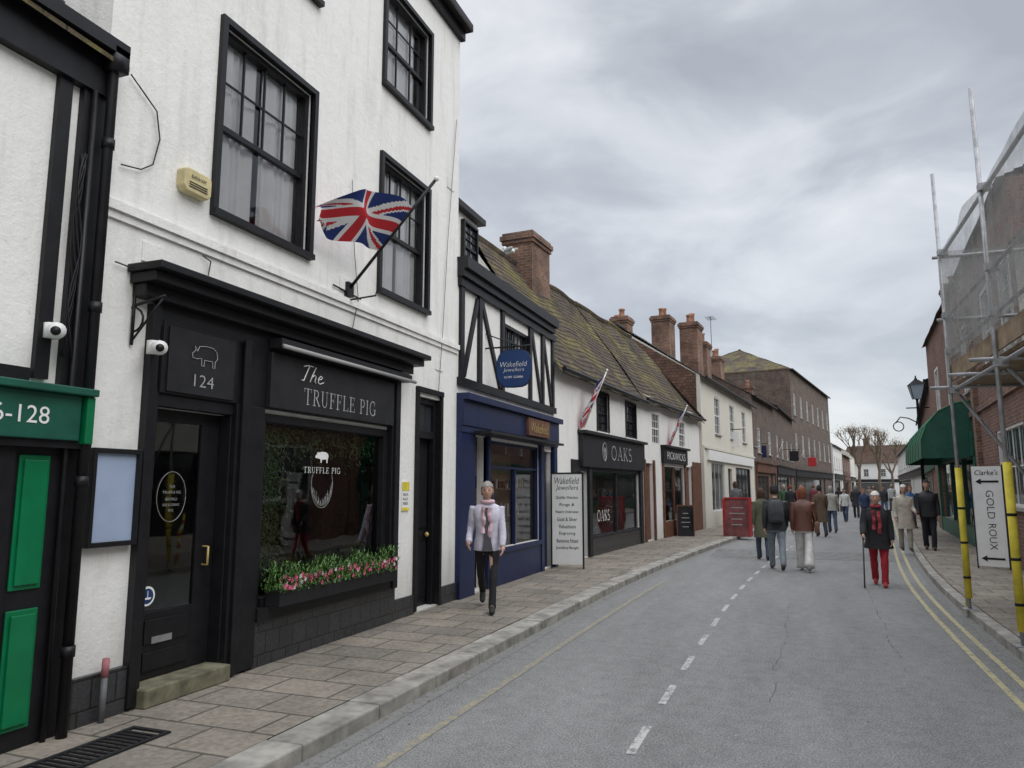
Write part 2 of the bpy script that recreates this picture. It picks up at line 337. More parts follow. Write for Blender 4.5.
def window(root,r,fm=None,bars=(3,2,1,1),glass=None,rec=.09,fw=.055,curt=None,sill=None,sash=True,bar=.022,surround=None,name='window',mid=.5):
    fm=fm or WFRAME; glass=glass or DGLASS; s0,s1,z0,z1=r; b=MB(); y0,y1=rec-.05,rec+.03
    b.box(s0,s0+fw,y0,y1,z0,z1); b.box(s1-fw,s1,y0,y1,z0,z1); b.box(s0+fw,s1-fw,y0,y1,z1-fw,z1); b.box(s0+fw,s1-fw,y0,y1,z0,z0+fw)
    a,c,d,e=s0+fw,s1-fw,z0+fw,z1-fw; zm=d+(e-d)*mid
    if sash: b.box(a,c,rec-.03,rec+.025,zm-.025,zm+.025)
    def grid(za,zb,nc,nr,yy):
        for i in range(1,nc): x=a+(c-a)*i/nc; b.box(x-bar/2,x+bar/2,yy,yy+.022,za,zb)
        for i in range(1,nr): z=za+(zb-za)*i/nr; b.box(a,c,yy+.003,yy+.02,z-bar/2,z+bar/2)
    if sash: grid(zm+.025,e,bars[0],bars[1],rec-.02); grid(d,zm-.025,bars[2],bars[3],rec-.018)
    else: grid(d,e,bars[0],bars[1],rec-.02)
    if surround:
        t,p=surround
        b.box(s0-t,s0,-p,.02,z0-.0,z1+t); b.box(s1,s1+t,-p,.02,z0-.0,z1+t); b.box(s0,s1,-p,.02,z1,z1+t)
    o=b.build(name,fm,root)
    MB().quad((s0+.01,rec+.012,z0+.01),(s1-.01,rec+.012,z0+.01),(s1-.01,rec+.012,z1-.01),(s0+.01,rec+.012,z1-.01)).build('pane',glass,o)
    if curt:
        n=40
        for (u0,u1) in curt:
            cb=MB(); pr=None
            for i in range(n+1):
                u=u0+(u1-u0)*i/n; x=a+(c-a)*u; yy=rec+.075+.02*math.sin(u*70+math.sin(u*23)*2)
                if pr: cb.quad((pr[0],pr[1],z0),(x,yy,z0),(x,yy,z1),(pr[0],pr[1],z1))
                pr=(x,yy)
            cb.build('curtain',CURT,o,True)
    if sill: MB().box(s0-.06,s1+.06,-.07,rec-.052,z0-.06,z0-.002).build('sill',sill,o)
    return o
def display(root,s0,s1,z0,z1,yb,back,seed=0,cols=None,name='display'):
    rnd=random.Random(seed); cols=cols or [LWHITE,GOLD,WOODB,TAN,NAVY]
    b=MB(); b.box(s0,s1,yb,yb+.02,z0,z1,0); b.box(s0,s1,.18,yb,z0-.02,z0,0)
    for r in range(3):
        z=z0+(z1-z0)*(.0+.3*r); 
        if r: b.box(s0+.05,s1-.05,yb-.35,yb-.003,z-.02,z,0)
        x=s0+.1
        while x<s1-.15:
            w=rnd.uniform(.05,.14); h=rnd.uniform(.08,.22); 
            b.box(x,x+w,yb-.3,yb-.2,z+.001,z+h,1+rnd.randrange(len(cols))); x+=w+rnd.uniform(.04,.12)
    return b.build(name,[back]+cols,root)
# ---------------------------------------------------------------- ground
def strip(name,xl,xr,z,Y0,Y1,m,step=1.0):
    b=MB(); n=int((Y1-Y0)/step)
    for i in range(n):
        a=Y0+(Y1-Y0)*i/n; c=Y0+(Y1-Y0)*(i+1)/n
        b.quad((xl+off(a),a,z),(xr+off(a),a,z),(xr+off(c),c,z),(xl+off(c),c,z))
    return tag(b.build(name,m),kind='structure')
GR=mat('ground_mat',(.1,.11,.07),.95,.3,.5)
tag(MB().quad((-900,-300,-.02),(900,-300,-.02),(900,1500,-.02),(-900,1500,-.02)).build('ground',GR),kind='structure')
strip('road',-3.02,1.95,0,-6,200,ASPH)
strip('pavement_left',-12,-3.29,.1,-6,170,PAVE); strip('pavement_right',2.08,9,.1,-6,170,PAVE)
strip('gutter_dirt_left',-3.0,-2.86,.003,-6,60,DIRT); strip('gutter_dirt_right',1.82,1.92,.003,-6,60,DIRT)
def kerbs(name,xl,xr):
    b=MB(); y=-6
    rnd=random.Random(3)
    while y<150:
        l=.92; o0,o1=off(y),off(y+l-.012); t=.105+rnd.uniform(-.004,.004)
        vs=[(xl+o0,y,-.05),(xr+o0,y,-.05),(xr+o1,y+l-.012,-.05),(xl+o1,y+l-.012,-.05)]
        vs+=[(v[0],v[1],t) for v in vs]
        b.add(vs,[(0,3,2,1),(4,5,6,7),(0,1,5,4),(1,2,6,5),(2,3,7,6),(3,0,4,7)]); y+=l
    return tag(b.build(name,KERB,bevel=.014),kind='structure')
kerbs('kerb_left',-3.28,-3.0); kerbs('kerb_right',1.92,2.07)
b=MB(); y=2.6
while y<75:
    b.quad((-1.155+off(y),y,.004),(-1.095+off(y),y,.004),(-1.095+off(y+.6),y+.6,.004),(-1.155+off(y+.6),y+.6,.004)); y+=1.18 if y<22 else 2.2
tag(b.build('road_marking_centre',WLINE),kind='structure')
strip('yellow_line_outer',1.48,1.54,.004,-2,60,YLINE); strip('yellow_line_inner',1.66,1.72,.004,-2,60,YLINE); strip('yellow_line_left',-2.55,-2.48,.004,2,14,YOLD)
PATCH=mat('asphalt_patch',(.16,.158,.152),.8,.35,5,70,.8)
TARL=mat('tar_joint',(.12,.12,.118),.8,.3)
tag(MB().quad((-2.0,19.0,.003),(2.3,19.2,.003),(2.3,21.4,.003),(-2.0,21.6,.003)).build('road_patch',PATCH),kind='structure')
b=MB(); rnd=random.Random(8)
for (xa,ya,xb,yb) in ((-2.95,17.2,2.3,17.6),(-.25,6.5,-.1,12),(.9,8,1.1,15)):
    n=60; pr=None
    for i in range(n+1):
        t=i/n; x=xa+(xb-xa)*t+.06*noise.noise(Vector((t*7,xa,0)))+rnd.uniform(-.01,.01); y=ya+(yb-ya)*t+rnd.uniform(-.015,.015); w_=rnd.uniform(.002,.007)
        if pr and noise.noise(Vector((t*9,yb,3)))>-.15:
            if abs(xb-xa)>abs(yb-ya): b.quad((pr[0],pr[1]-w_,.0035),(x,y-w_,.0035),(x,y+w_,.0035),(pr[0],pr[1]+w_,.0035))
            else: b.quad((pr[0]-w_,pr[1],.0035),(pr[0]+w_,pr[1],.0035),(x+w_,y,.0035),(x-w_,y,.0035))
        pr=(x,y)
tag(b.build('road_joint',TARL),kind='structure')
# leaf litter
b=MB(); rnd=random.Random(12)
for k in range(700):
    y=rnd.uniform(3,26); lane=rnd.random()
    if lane<.45: x=-2.97+abs(rnd.gauss(0,.12)); z=.006
    elif lane<.6: x=rnd.uniform(-2.9,1.8); z=.006
    elif lane<.8: x=1.9-abs(rnd.gauss(0,.1)); z=.006
    else: x=rnd.uniform(-4.4,-3.35); z=.104
    x+=off(y); a=rnd.uniform(0,6.28); s=rnd.uniform(.005,.016); c=Vector((x,y,z)); d=Vector((math.cos(a),math.sin(a),.15))*s; e=Vector((-math.sin(a),math.cos(a),.1))*s*.5
    b.quad(c-d,c-e,c+d,c+e,k%3)
tag(b.build('leaf_litter',[mat('dry_leaf',(.12,.075,.04),.9,.4),mat('litter_pale',(.4,.38,.33),.9,.2),mat('litter_dark',(.05,.045,.04),.9,.2)]),'scattered dry leaves and grit along the kerbs','leaf litter',kind='stuff')
dg=thing('drain_grating','black slotted drain grating set in paving by the green shop','drain',(-4.05,3.5,.102))
b=MB(); b.box(-.16,.16,-.5,-.47,0,.012); b.box(-.16,.16,.47,.5,0,.012); b.box(-.16,-.13,-.47,.47,0,.012); b.box(.13,.16,-.47,.47,0,.012); b.build('frame',BLACKM,dg)
b=MB()
for i in range(18): b.box(-.13,.13,-.45+i*.05,-.43+i*.05,0,.01)
b.build('grate',BLACKM,dg)
# ---------------------------------------------------------------- building A
FA=Fac((-4.6,-1.18),(-4.6,3.72))
A=FA.thing('shop_building','low white and black timbered shop with green fascia at the left edge','building')
wall(A,4.9,4.85,[(2.7,4.28,.4,1.95)],WHITE,7)
b=MB(); 
b.box(4.52,4.62,-.04,.02,2.4,4.75); b.box(4.7,4.9,-.05,.02,.1,4.75); b.box(0,4.9,-.08,.02,4.5,4.85); b.box(0,4.5,-.03,.02,2.36,2.46)
b.build('timber_frame',BLACK,A)
b=MB(); b.box(4.2,4.42,-.08,.03,.1,2.0); b.box(4.42,4.7,-.05,.03,.1,2.0); b.box(0,4.2,-.06,.03,.1,.42); b.box(0,4.9,-.14,.03,1.95,2.0)
b.build('shopfront',BLACK,A)
for z0,z1 in ((.22,.94),(1.06,1.9)):
    b=MB(); b.box(4.46,4.67,-.065,-.05,z0,z1); b.box(4.485,4.645,-.085,-.065,z0+.03,z1-.03); b.build('green_panel',GREEN,A,bevel=.006)
b=MB(); b.box(0,4.78,-.17,-.02,2.0,2.3); b.box(0,4.86,-.23,-.0,2.3,2.35); fa=b.build('fascia',DGREEN,A,bevel=.008)
text('126-128',LWHITE,fa,4.3,2.15,.5,.11,y=-.175)
MB().box(4.8,4.86,-.2,-.02,1.98,2.3).build('fascia_end_block',GREEN,A,bevel=.01)
window(A,(2.7,4.28,.42,1.95),WFRAME,(1,1,1,1),SHOPG,rec=.06,sash=False)
b=MB(); b.box(0,4.92,-.2,-.08,4.8,4.9); b.build('gutter',BLACK,A)
roof(A,4.9,4.9,8.2,3.3,7,MOSSY,over=.18,seed=4)
b=MB(); b.tube([(4.86,-.12,.1),(4.86,-.12,4.7),(4.86,-.16,4.8)],.036,10)
for z in (.6,1.7,2.9,4.1): b.tube([(4.86,-.12,z),(4.86,-.12,z+.07)],.045,10)
b.box(4.8,4.92,-.2,-.08,4.68,4.85)
b.build('downpipe',BLACK,A,True)
MB().tube([(4.76,-.08,.1),(4.76,-.08,4.5)],.018,8).build('cable_pipe',BLACK,A,True)
for k in range(4): MB().tube([(4.7+.03*math.sin(t*.9+k),-.07-.01*k,4.0-t*.12) for t in range(13)],.006,5).build('cable',BLACK,A,True)
# ---------------------------------------------------------------- building B
FB=Fac((-4.6,3.9),(-4.6,9.9))
B=FB.thing('restaurant_building','tall white rendered three storey house with black restaurant front','building')
W=[(.97,2.28,4.09,5.84),(3.73,4.95,4.09,5.78),(.97,2.28,6.95,8.2),(3.73,4.95,6.78,8.15)]
ops=W+[(.45,1.3,.12,2.32),(1.67,4.0,.62,2.38),(4.77,5.44,.12,2.9)]
wall(B,6.0,8.9,ops,WHITE,9,reveal=.2,x0=-.17)
for i,w in enumerate(W):
    window(B,w,BLACK,(4,2,1,1) if i<3 else (3,2,3,1),GLASS,rec=.09,fw=.06,curt=[(0,.47),(.53,1)] if i!=3 else [(0,.9)],sill=BLACK,surround=(.06,.045),mid=.47,bar=.018)
b=MB(); b.box(-.16,6.0,-.05,.01,3.72,3.79); b.box(-.16,6.0,-.025,.01,3.66,3.72); b.build('string_course',WHITE,B)
b=MB(); b.box(-.05,6.06,-.2,0,8.85,8.97); b.box(-.05,6.03,-.08,0,8.7,8.85); b.build('eaves',BLACK,B)
roof(B,6.0,8.95,11.5,4,9,TILE,over=.2,seed=9)
b=MB()
b.box(.41,.45,-.05,.2,.12,2.95); b.box(.33,.41,-.07,.02,.12,3.1); b.box(1.3,1.67,-.07,.02,.12,2.42); b.box(4.0,4.2,-.08,.02,.5,3.2); b.box(1.282,1.3,-.02,.2,.12,2.32)
b.box(.45,1.3,-.03,.06,2.32,2.42); b.box(.41,4.0,-.05,.02,2.42,3.2); b.box(1.34,1.42,-.1,-.07,.12,3.0); b.box(4.04,4.14,-.11,-.08,.5,3.0)
b.box(.45,1.3,-.06,.02,2.425,3.0); b.box(1.67,4.0,-.09,.03,.5,.62)
b.build('shopfront',BLACK,B,bevel=.006)
b=MB(); b.box(.12,4.5,-.34,.0,3.3,3.36); b.box(.15,4.46,-.26,.0,3.22,3.3); b.box(.18,4.4,-.14,.0,3.12,3.22); b.build('cornice',BLACK,B,bevel=.008)
b=MB(); b.box(1.7,4.25,-.2,-.06,2.99,3.08); b.build('awning_box',CHAR,B); MB().tube([(1.7,-.22,3.0),(4.3,-.22,3.0)],.022,8).build('awning_bar',GREYL,B,True)
b=MB(); b.box(1.69,3.98,-.105,-.05,2.43,2.95); fb=b.build('fascia',CHAR,B,bevel=.006)
serif('TRUFFLE PIG',GREYL,fb,2.87,2.59,1.36,.16,-.108)
b=MB(); q=lambda x,z:(2.12+x*.34+z*.05,-.112,2.74+z*.16)
for st in (((0,.9),(.2,1.02),(.45,1.0)),((.26,1.0),(.2,.5),(.14,0),(.05,.02)),((.58,1),(.5,.5),(.45,0)),((.48,.3),(.6,.5),(.68,.4),(.66,.1),(.74,.0)),((.8,.27),(.95,.32),(1.0,.45),(.9,.52),(.82,.35),(.84,.08),(.95,.0),(1.12,.15))): b.tube([q(*p) for p in st],.006,5)
b.build('script_lettering',LWHITE,fb,True)
def pig(m,parent,cx,cz,s,y,outline=False):
    b=MB()
    if outline:
        pts=[(-.55,.1),(-.45,.3),(-.1,.36),(.3,.34),(.5,.2),(.55,-.05),(.42,-.2),(.42,-.45),(.3,-.45),(.28,-.2),(-.15,-.2),(-.18,-.45),(-.3,-.45),(-.32,-.15),(-.55,-.2),(-.78,-.18),(-.8,-.02),(-.65,.12),(-.68,.28),(-.55,.1)]
        b.tube([(cx+x*s,y,cz+z*s) for x,z in pts],.0035,5)
    else:
        pts=[(-.5,.2),(-.1,.27),(.3,.25),(.5,.15),(.56,-.02),(.5,-.2),(.46,-.42),(.36,-.42),(.34,-.2),(-.1,-.22),(-.16,-.42),(-.26,-.42),(-.28,-.2),(-.5,-.16),(-.78,-.14),(-.82,-.02),(-.66,.1),(-.6,.24)]
        b.add([(cx+x*s,y,cz+z*s) for x,z in pts],[tuple(range(len(pts)))])
    return b.build('pig_emblem',m,parent)
b=MB(); b.box(.5,1.24,-.075,-.06,2.44,2.96); db=b.build('number_board',CHAR,B,bevel=.005)
pig(GREYL,db,.9,2.78,.21,-.083,True); text('124',GREYL,db,.88,2.56,.22,.1,y=-.08,thin=-.01)
b=MB(); s0,s1,z0,z1=.45,1.28,.24,2.32; y0,y1=.1,.15
b.box(s0,s0+.09,y0,y1,z0,z1); b.box(s1-.2,s1,y0,y1,z0,z1); b.box(s0+.09,s1-.2,y0,y1,z1-.1,z1); b.box(s0+.09,s1-.2,y0,y1,z0,z0+.5)
b.box(s0+.14,s1-.25,y0-.015,y0,z0+.06,z0+.2); b.box(s0+.14,s1-.25,y0-.015,y0,z0+.26,z0+.44)
dr=b.build('door',BLACK,B,bevel=.005)
MB().quad((s0+.09,.12,z0+.5),(s1-.2,.12,z0+.5),(s1-.2,.12,z1-.1),(s0+.09,.12,z1-.1)).build('pane',SHOPG,dr)
MB().box(.66,.86,.08,.087,.5,.55).build('letter_plate',STEEL,dr)
b=MB(); b.tube([(1.16,.1,1.2),(1.16,.04,1.2),(1.16,.04,1.05),(1.16,.1,1.05)],.01,6); b.build('handle',GOLD,dr,True)
MB().tube([(.8+.15*math.cos(t*math.pi/16),.113,1.62+.2*math.sin(t*math.pi/16)) for t in range(33)],.0022,4).build('oval_emblem',GREYL,dr,True)
for z,tx,l in ((1.7,'THE',.06),(1.655,'TRUFFLE PIG',.19),(1.6,'BISTRO',.12),(1.555,'BAR & DINING',.17),(1.51,'RYE',.05)): text(tx,GREYL,dr,.8,z,l,.022,y=.112,thin=-.01)
o=MB().add([(.62+.075*math.cos(t*2*math.pi/20),.112,.86+.075*math.sin(t*2*math.pi/20)) for t in range(20)],[tuple(range(20))]).build('round_sticker',LWHITE,dr)
b=MB(); b.add([(.62+.058*math.cos(t*2*math.pi/20),.110,.86+.058*math.sin(t*2*math.pi/20)) for t in range(20)],[tuple(range(20))],1)
b.prism([(.585,.85),(.617,.85),(.617,.9),(.623,.9),(.623,.85),(.655,.85),(.645,.835),(.6,.835)],.106,.108,0); b.build('boat_emblem',[LWHITE,SIGNBLUE],dr)
MB().box(.42,1.3,-.14,.25,.1,.235).build('doorstep',MSTONE,B,bevel=.012)
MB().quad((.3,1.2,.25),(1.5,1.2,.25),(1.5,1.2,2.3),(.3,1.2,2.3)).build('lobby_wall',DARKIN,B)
for r_ in ((1.67,4.2,-.045,.5),(-.1,.33,-.045,.42),(4.2,4.72,-.03,.34),(5.49,6,-.03,.34)): MB().box(r_[0],r_[1],r_[2],.02,.1,r_[3]).build('tiled_plinth',DTILE,B)
b=MB(); b.box(1.67,1.75,-.02,.1,.62,2.38); b.box(3.9,4.0,-.02,.1,.62,2.38); b.box(1.75,3.9,-.02,.1,2.3,2.38); b.box(1.75,3.9,-.05,.1,.62,.7); b.box(1.75,3.9,.0,.03,2.288,2.3)
sw=b.build('shop_window',BLACK,B,bevel=.004)
MB().quad((1.75,.05,.7),(3.9,.05,.7),(3.9,.05,2.3),(1.75,.05,2.3)).build('pane',SHOPG,sw)
pig(LWHITE,sw,2.76,2.02,.17,.04); serif('TRUFFLE PIG',LWHITE,sw,2.76,1.87,.66,.06,.042)
MB().tube([(2.76+.19*math.cos(math.pi*2*k/40),.042,1.72+.24*math.sin(2*math.pi*k/40)) for k in range(-23,4)],.0025,4).build('ring_emblem',GREYL,sw)
b=MB()
for k in range(34):
    a=R(196+k*4.4); x=2.76+.17*math.cos(a); z=1.72+.22*math.sin(a); b.tube([(x,.042,z),(x+random.uniform(-.035,.035),.042,z+random.uniform(.03,.11))],.002,4)
b.build('grass_emblem',GREYL,sw)
b=MB(); b.box(1.5,4.2,2.4,2.45,.1,2.6,0); b.box(1.5,4.2,.2,2.4,.1,.12,1); b.box(1.7,4.1,2.1,2.35,1.5,1.53,1)
for k in range(16): x=1.8+k*.14; b.lathe(x,2.2,[(.03,1.53),(.03,1.66),(.012,1.7),(.012,1.78)],8,1+k%2)
b.lathe(2.4,1.2,[(.03,.12),(.03,.82),(.35,.83),(.35,.86)],14,1); b.lathe(3.4,1.2,[(.03,.12),(.03,.82),(.35,.83),(.35,.86)],14,1)
b.build('interior',[DARKIN,WOODB,GREYL],B)
rnd=random.Random(15); b=MB()
for k in range(4200):
    if k%3: x=rnd.uniform(1.72,2.1)+abs(rnd.gauss(0,.12)); z=rnd.uniform(.95,2.3)
    else: x=rnd.uniform(1.75,3.95); z=2.3-abs(rnd.gauss(0,.09))*(1+.9*abs(math.sin(x*4)))
    p=Vector((x,rnd.uniform(.1,.24),z)); a=rnd.uniform(0,6.28); l=rnd.uniform(.03,.06); d=Vector((math.cos(a)*l,math.sin(a)*l*.4,-abs(math.sin(a*3))*l)); w_=Vector((-math.sin(a),.3,math.cos(a)))*.012
    b.quad(p,p+d*.5+w_,p+d,p+d*.5-w_)
b.build('hanging_foliage',LEAFP,B)
b=MB(); b.box(4.785,4.84,.05,.13,.12,2.9); b.box(5.37,5.425,.05,.13,.12,2.9); b.box(4.84,5.37,.05,.13,2.35,2.45); b.box(4.84,5.37,.05,.13,2.82,2.9)
b.box(4.84,5.37,.14,.18,.12,2.35); b.box(4.9,5.31,.12,.14,.25,.95); b.box(4.9,5.31,.12,.14,1.15,2.2)
b.box(4.72,4.785,-.04,.2,.12,2.95); b.box(5.425,5.49,-.04,.2,.12,2.95); b.box(4.72,5.49,-.05,.02,2.95,3.02)
d2=b.build('door',BLACK,B,bevel=.004); MB().quad((4.84,.1,2.45),(5.37,.1,2.45),(5.37,.1,2.82),(4.84,.1,2.82)).build('fanlight',DGLASS,d2)
MB().lathe(5.3,.1,[(.0,1.02),(.03,1.04),(.03,1.07),(0,1.09)],8).build('door_knob',GOLD,d2,True)
b=MB(); b.tube([(.35,-.02,3.05),(.35,-.32,3.1)],.012,6); b.tube([(.35,-.02,2.75),(.35,-.02,3.2)],.014,6)
b.tube([(.35,-.03+ -.14*math.sin(t*.5)*(.4+t/14),2.85+.13*(1-math.cos(t*.5))*(.4+t/20)) for t in range(13)],.009,6); b.tube([(.35,-.02,2.78),(.35,-.3,3.08)],.009,6)
bracket=b.build('scroll_bracket',BLACK,None,True); bracket.location=FB.w(-.16,0,.0); bracket.rotation_euler=(0,0,FB.ang); tag(bracket,'black wrought iron scroll bracket left of the restaurant cornice','bracket')
for pts,m_,r_ in ((((128,75),(140,92),(154,112),(157,140),(150,165),(138,170),(118,165)),BLACK,.006),(((350,180),(352,250),(356,300),(350,330)),LEAD,.005),(((112,262),(160,280),(205,278),(208,262),(200,256)),BLACK,.006),(((455,120),(446,240),(441,330),(436,400)),LEAD,.005)):
    P=[FB.sz(*p) for p in pts]; MB().tube([(s,-.03,z) for s,z in P],r_,5).build('cable',m_,B,True)
for (s_,z_) in ((3.0,3.95),(5.4,3.4),(.35,3.5),(5.7,6.2)): MB().box(s_-.11,s_+.11,-.012,0,z_-.08,z_+.08).build('air_vent',WHITE,B,bevel=.004)
al=thing('alarm_box','beige yellow alarm box high on the white wall beside the sash window','alarm box',FB.w(.68,0,4.2),FB.ang)
b=MB(); b.prism([(-.15,-.06),(-.12,-.1),(.12,-.1),(.15,-.06),(.15,.08),(.12,.1),(-.12,.1),(-.15,.08)],-.09,0); ao=b.build('housing',BEIGE,al,bevel=.01)
text('BANHAM',BLACKM,ao,0,.035,.16,.035,y=-.095)
for k in range(3): MB().box(-.1,.1,-.094,-.092,-.02-k*.02,-.012-k*.02).build('grille',BLACKM,ao)
def cctv(loc,ang,label):
    t=thing('security_camera',label,'security camera',loc,ang)
    MB().lathe(0,-.03,[(.05,-.05),(.05,.05)],12).build('mount',PVC,t,True)
    MB().tube([(0,-.06,0),(-.03,-.12,-.01),(-.1,-.2,-.03)],[.045,.055,.055],14).build('housing',PVC,t,True)
    MB().tube([(-.1,-.2,-.03),(-.108,-.209,-.0325)],[.03,.03],12).build('lens',BLACK,t,True)
cctv(FA.w(4.6,.03,2.72),FA.ang,'white security camera on the timbered wall above green fascia')
cctv(FB.w(.33,.06,2.75),FB.ang,'white security camera beside the restaurant door head')
mn=thing('menu_case','black framed menu case with blue grey paper left of restaurant door','menu case',FB.w(0,0,0),FB.ang)
r=(-.1,.31,1.28,1.97)
b=MB(); b.box(r[0],r[0]+.03,-.08,0,r[2],r[3]); b.box(r[1]-.03,r[1],-.08,0,r[2],r[3]); b.box(r[0]+.03,r[1]-.03,-.08,0,r[3]-.035,r[3]); b.box(r[0]+.03,r[1]-.03,-.08,0,r[2],r[2]+.035); b.build('frame',BLACK,mn,bevel=.004)
MB().box(r[0]+.03,r[1]-.03,-.05,-.01,r[2]+.035,r[3]-.035).build('menu_sheet',mat('pale_blue_paper',(.33,.40,.54),.25,.12,2),mn)
nt_=thing('wall_notice','small yellow and white notice on white wall by the second black door','notice',FB.w(4.48,0,0),FB.ang)
o=MB().box(-.09,.09,-.012,0,1.40,1.76).build('plate',LWHITE,nt_); MB().box(-.09,.09,-.016,-.012,1.65,1.76).build('yellow_band',YEL,o); MB().box(-.09,.09,-.016,-.012,1.40,1.44).build('lower_yellow_band',YEL,o)
for k,tx in enumerate(('PRIVATE','NO','PARKING')): text(tx,BLACKM,o,0,1.6-k*.055,.13,.035,y=-.014)
wp=thing('wall_post','short dark post with a faded pink top against the tiled plinth','post',FB.w(.1,.09,.1),FB.ang)
MB().tube([(0,0,0),(.005,0,.3)],.022,10).build('post',LEAD,wp,True); MB().tube([(.005,0,.3),(.007,0,.42)],.025,10).build('post_top',mat('faded_pink',(.35,.13,.15),.7,.3),wp,True)
ft=thing('flower_trough','long black trough of pink flowers along the restaurant window','flower trough',FB.w(0,0,0),FB.ang)
MB().box(1.8,3.9,-.22,-.055,.62,.76).build('trough',BLACKM,ft,bevel=.006)
rnd=random.Random(5); b=MB(); f=MB()
for k in range(3400):
    x=rnd.uniform(1.76,3.94); y=rnd.uniform(-.25,-.03); z=.74+rnd.random()**1.5*.22*(.6+.6*abs(math.sin(x*5+1))); a=rnd.uniform(0,6.28); l=rnd.uniform(.02,.045); up=rnd.uniform(-.01,.05)
    d=Vector((math.cos(a)*l,math.sin(a)*l*.5,up)); w_=Vector((-math.sin(a),math.cos(a),0))*.008; p=Vector((x,y,z)); b.quad(p-w_,p+w_,p+d+w_*.3,p+d-w_*.3)
for k in range(150):
    cx_=rnd.choice((1.95,2.2,2.45,2.75,3.05,3.3,3.6,3.8)); x=min(3.9,max(1.8,rnd.gauss(cx_,.07))); y=rnd.uniform(-.26,-.12); z=.76+rnd.random()*.12
    c=Vector((x,y,z)); mi=0 if rnd.random()<.82 else 1; 
    for j in range(5):
        a=j*1.2566+x*9; f.quad(c,c+Vector((math.cos(a-.4)*.016,-.006,math.sin(a-.4)*.016)),c+Vector((math.cos(a)*.024,-.002,math.sin(a)*.024)),c+Vector((math.cos(a+.4)*.016,-.006,math.sin(a+.4)*.016)),mi)
b.build('foliage',LEAF,ft); f.build('blossoms',[PINK,LWHITE],ft)
# ---------------------------------------------------------------- flag
def unionjack(u,v):
    x=u*60-30;y=v*30-15
    if abs(x)<3 or abs(y)<3: return 0
    if abs(x)<5 or abs(y)<5: return 1
    for sgn in (1,-1):
        d=(y-sgn*x/2)/1.118; dd=d*(1 if x*1>0 else -1)
        if sgn==-1: dd=-dd
        if -2<dd<0.0: return 0
        if abs(d)<3: return 1
    return 2
def flag(label,base,tip,h0,h1,fly,sag,nu=60,nv=36,rip=.05,pr=.015,brk=True,con=.7):
    t=thing('union_flag',label,'flag',base,0); B0=Vector(base); tip=Vector(tip)-B0
    MB().tube([(0,0,0),tip],pr,8).build('pole',BLACK if brk else PVC,t,True)
    if brk: MB().box(-.03,.03,-.06,.06,-.08,.08).tube([(0,0,-.12),(.35,0,-.1),(.38,0,0)],.01,6).tube([(0,-.3,-.02),(0,.25,-.05)],.01,6).build('bracket',BLACK,t)
    MB().ell(tip,(.03,.03,.03),8,6).build('finial',PVC,t,True)
    a=tip*h0; c=tip*h1; fly=Vector(fly); b=MB(); g=[]; ctr=c.lerp(a,.5)
    for i in range(nu+1):
        row=[]
        for j in range(nv+1):
            u=i/nu; v=j/nv
            hp=c+(a-c)*v
            p=ctr+(hp-ctr)*(1-(1-con)*u)+fly*u+Vector((0,0,-sag*(u*u)+sag*.6*math.sin(u*3.1)*(.5-v)))
            p+=Vector((1,.2,.25))*rip*math.sin(u*11+v*4)*u**.5+Vector((.6,0,.5))*rip*.6*math.sin(v*9+u*5)*u
            row.append(p)
        g.append(row)
    n=nv+1; vs=[p for r in g for p in r]; b.v=[tuple(p) for p in vs]
    for i in range(nu):
        for j in range(nv):
            b.f.append((i*n+j,(i+1)*n+j,(i+1)*n+j+1,i*n+j+1)); b.m.append(unionjack((i+.5)/nu,1-(j+.5)/nv))
    b.build('flag_cloth',[UR,UW,UB],t,True)
    return t
flag('large union flag on black pole above the restaurant front',(-4.58,6.95,3.9),(-3.5,6.95,5.05),.36,.74,(-.32,-1.02,.16),.3,rip=.09,con=.5,pr=.018,nu=80,nv=44)
# ---------------------------------------------------------------- building C
FC=Fac((-4.6,9.9),(-4.6,14.7))
C=FC.thing('jewellers_building','half timbered black and white shop house with navy blue shopfront','building')
wall(C,4.8,5.1,[(.6,1.15,.12,2.5),(1.25,3.75,.7,2.45),(1.9,3.2,3.65,4.55),(3.95,4.6,.12,2.4)],WHITE2,8)
b=MB(); y0,y1=-.05,.01
b.box(0,4.8,-.07,y1,3.2,3.32); b.box(0,4.8,-.07,y1,4.72,4.85)
for x in (.05,.75,1.75,3.2,3.95,4.62): b.box(x,x+.12,y0,y1,3.32,4.72)
for (xa,za,xb,zb) in ((.2,3.36,.72,4.66),(1.72,3.36,.9,4.66),(3.38,4.66,3.93,3.36),(4.6,3.36,4.1,4.66)):
    d=Vector((xb-xa,0,zb-za)).normalized(); n=Vector((-d.z,0,d.x))*.05
    p=[Vector((xa,0,za)),Vector((xb,0,zb))]
    b.prism([((p[0]-n).x,(p[0]-n).z),((p[1]-n).x,(p[1]-n).z),((p[1]+n).x,(p[1]+n).z),((p[0]+n).x,(p[0]+n).z)],-.04,0)
b.build('timber_frame',BLACK,C)
b=MB(); b.box(-.02,4.66,-.18,.0,4.98,5.16); b.box(-.02,4.62,-.12,.0,4.86,4.98); b.build('eaves',CHAR,C)
window(C,(1.9,3.2,3.65,4.55),BLACK,(6,4,1,1),GLASS,rec=.06,sash=False,bar=.025,curt=[(0,.3),(.7,1)])
roof(C,4.6,5.12,5.5,1.5,4,SLATE,over=.03)
b=MB(); b.box(2.2,3.75,1.3,6,5.3,7.1); b.build('rear_storey',WHITE2,C); MB().box(2.1,3.85,1.15,6,7.1,7.22).build('rear_roof',BLACK,C)
window(C,(2.9,3.6,5.9,6.95),BLACK,(2,3,2,3),rec=1.26,fw=.05)
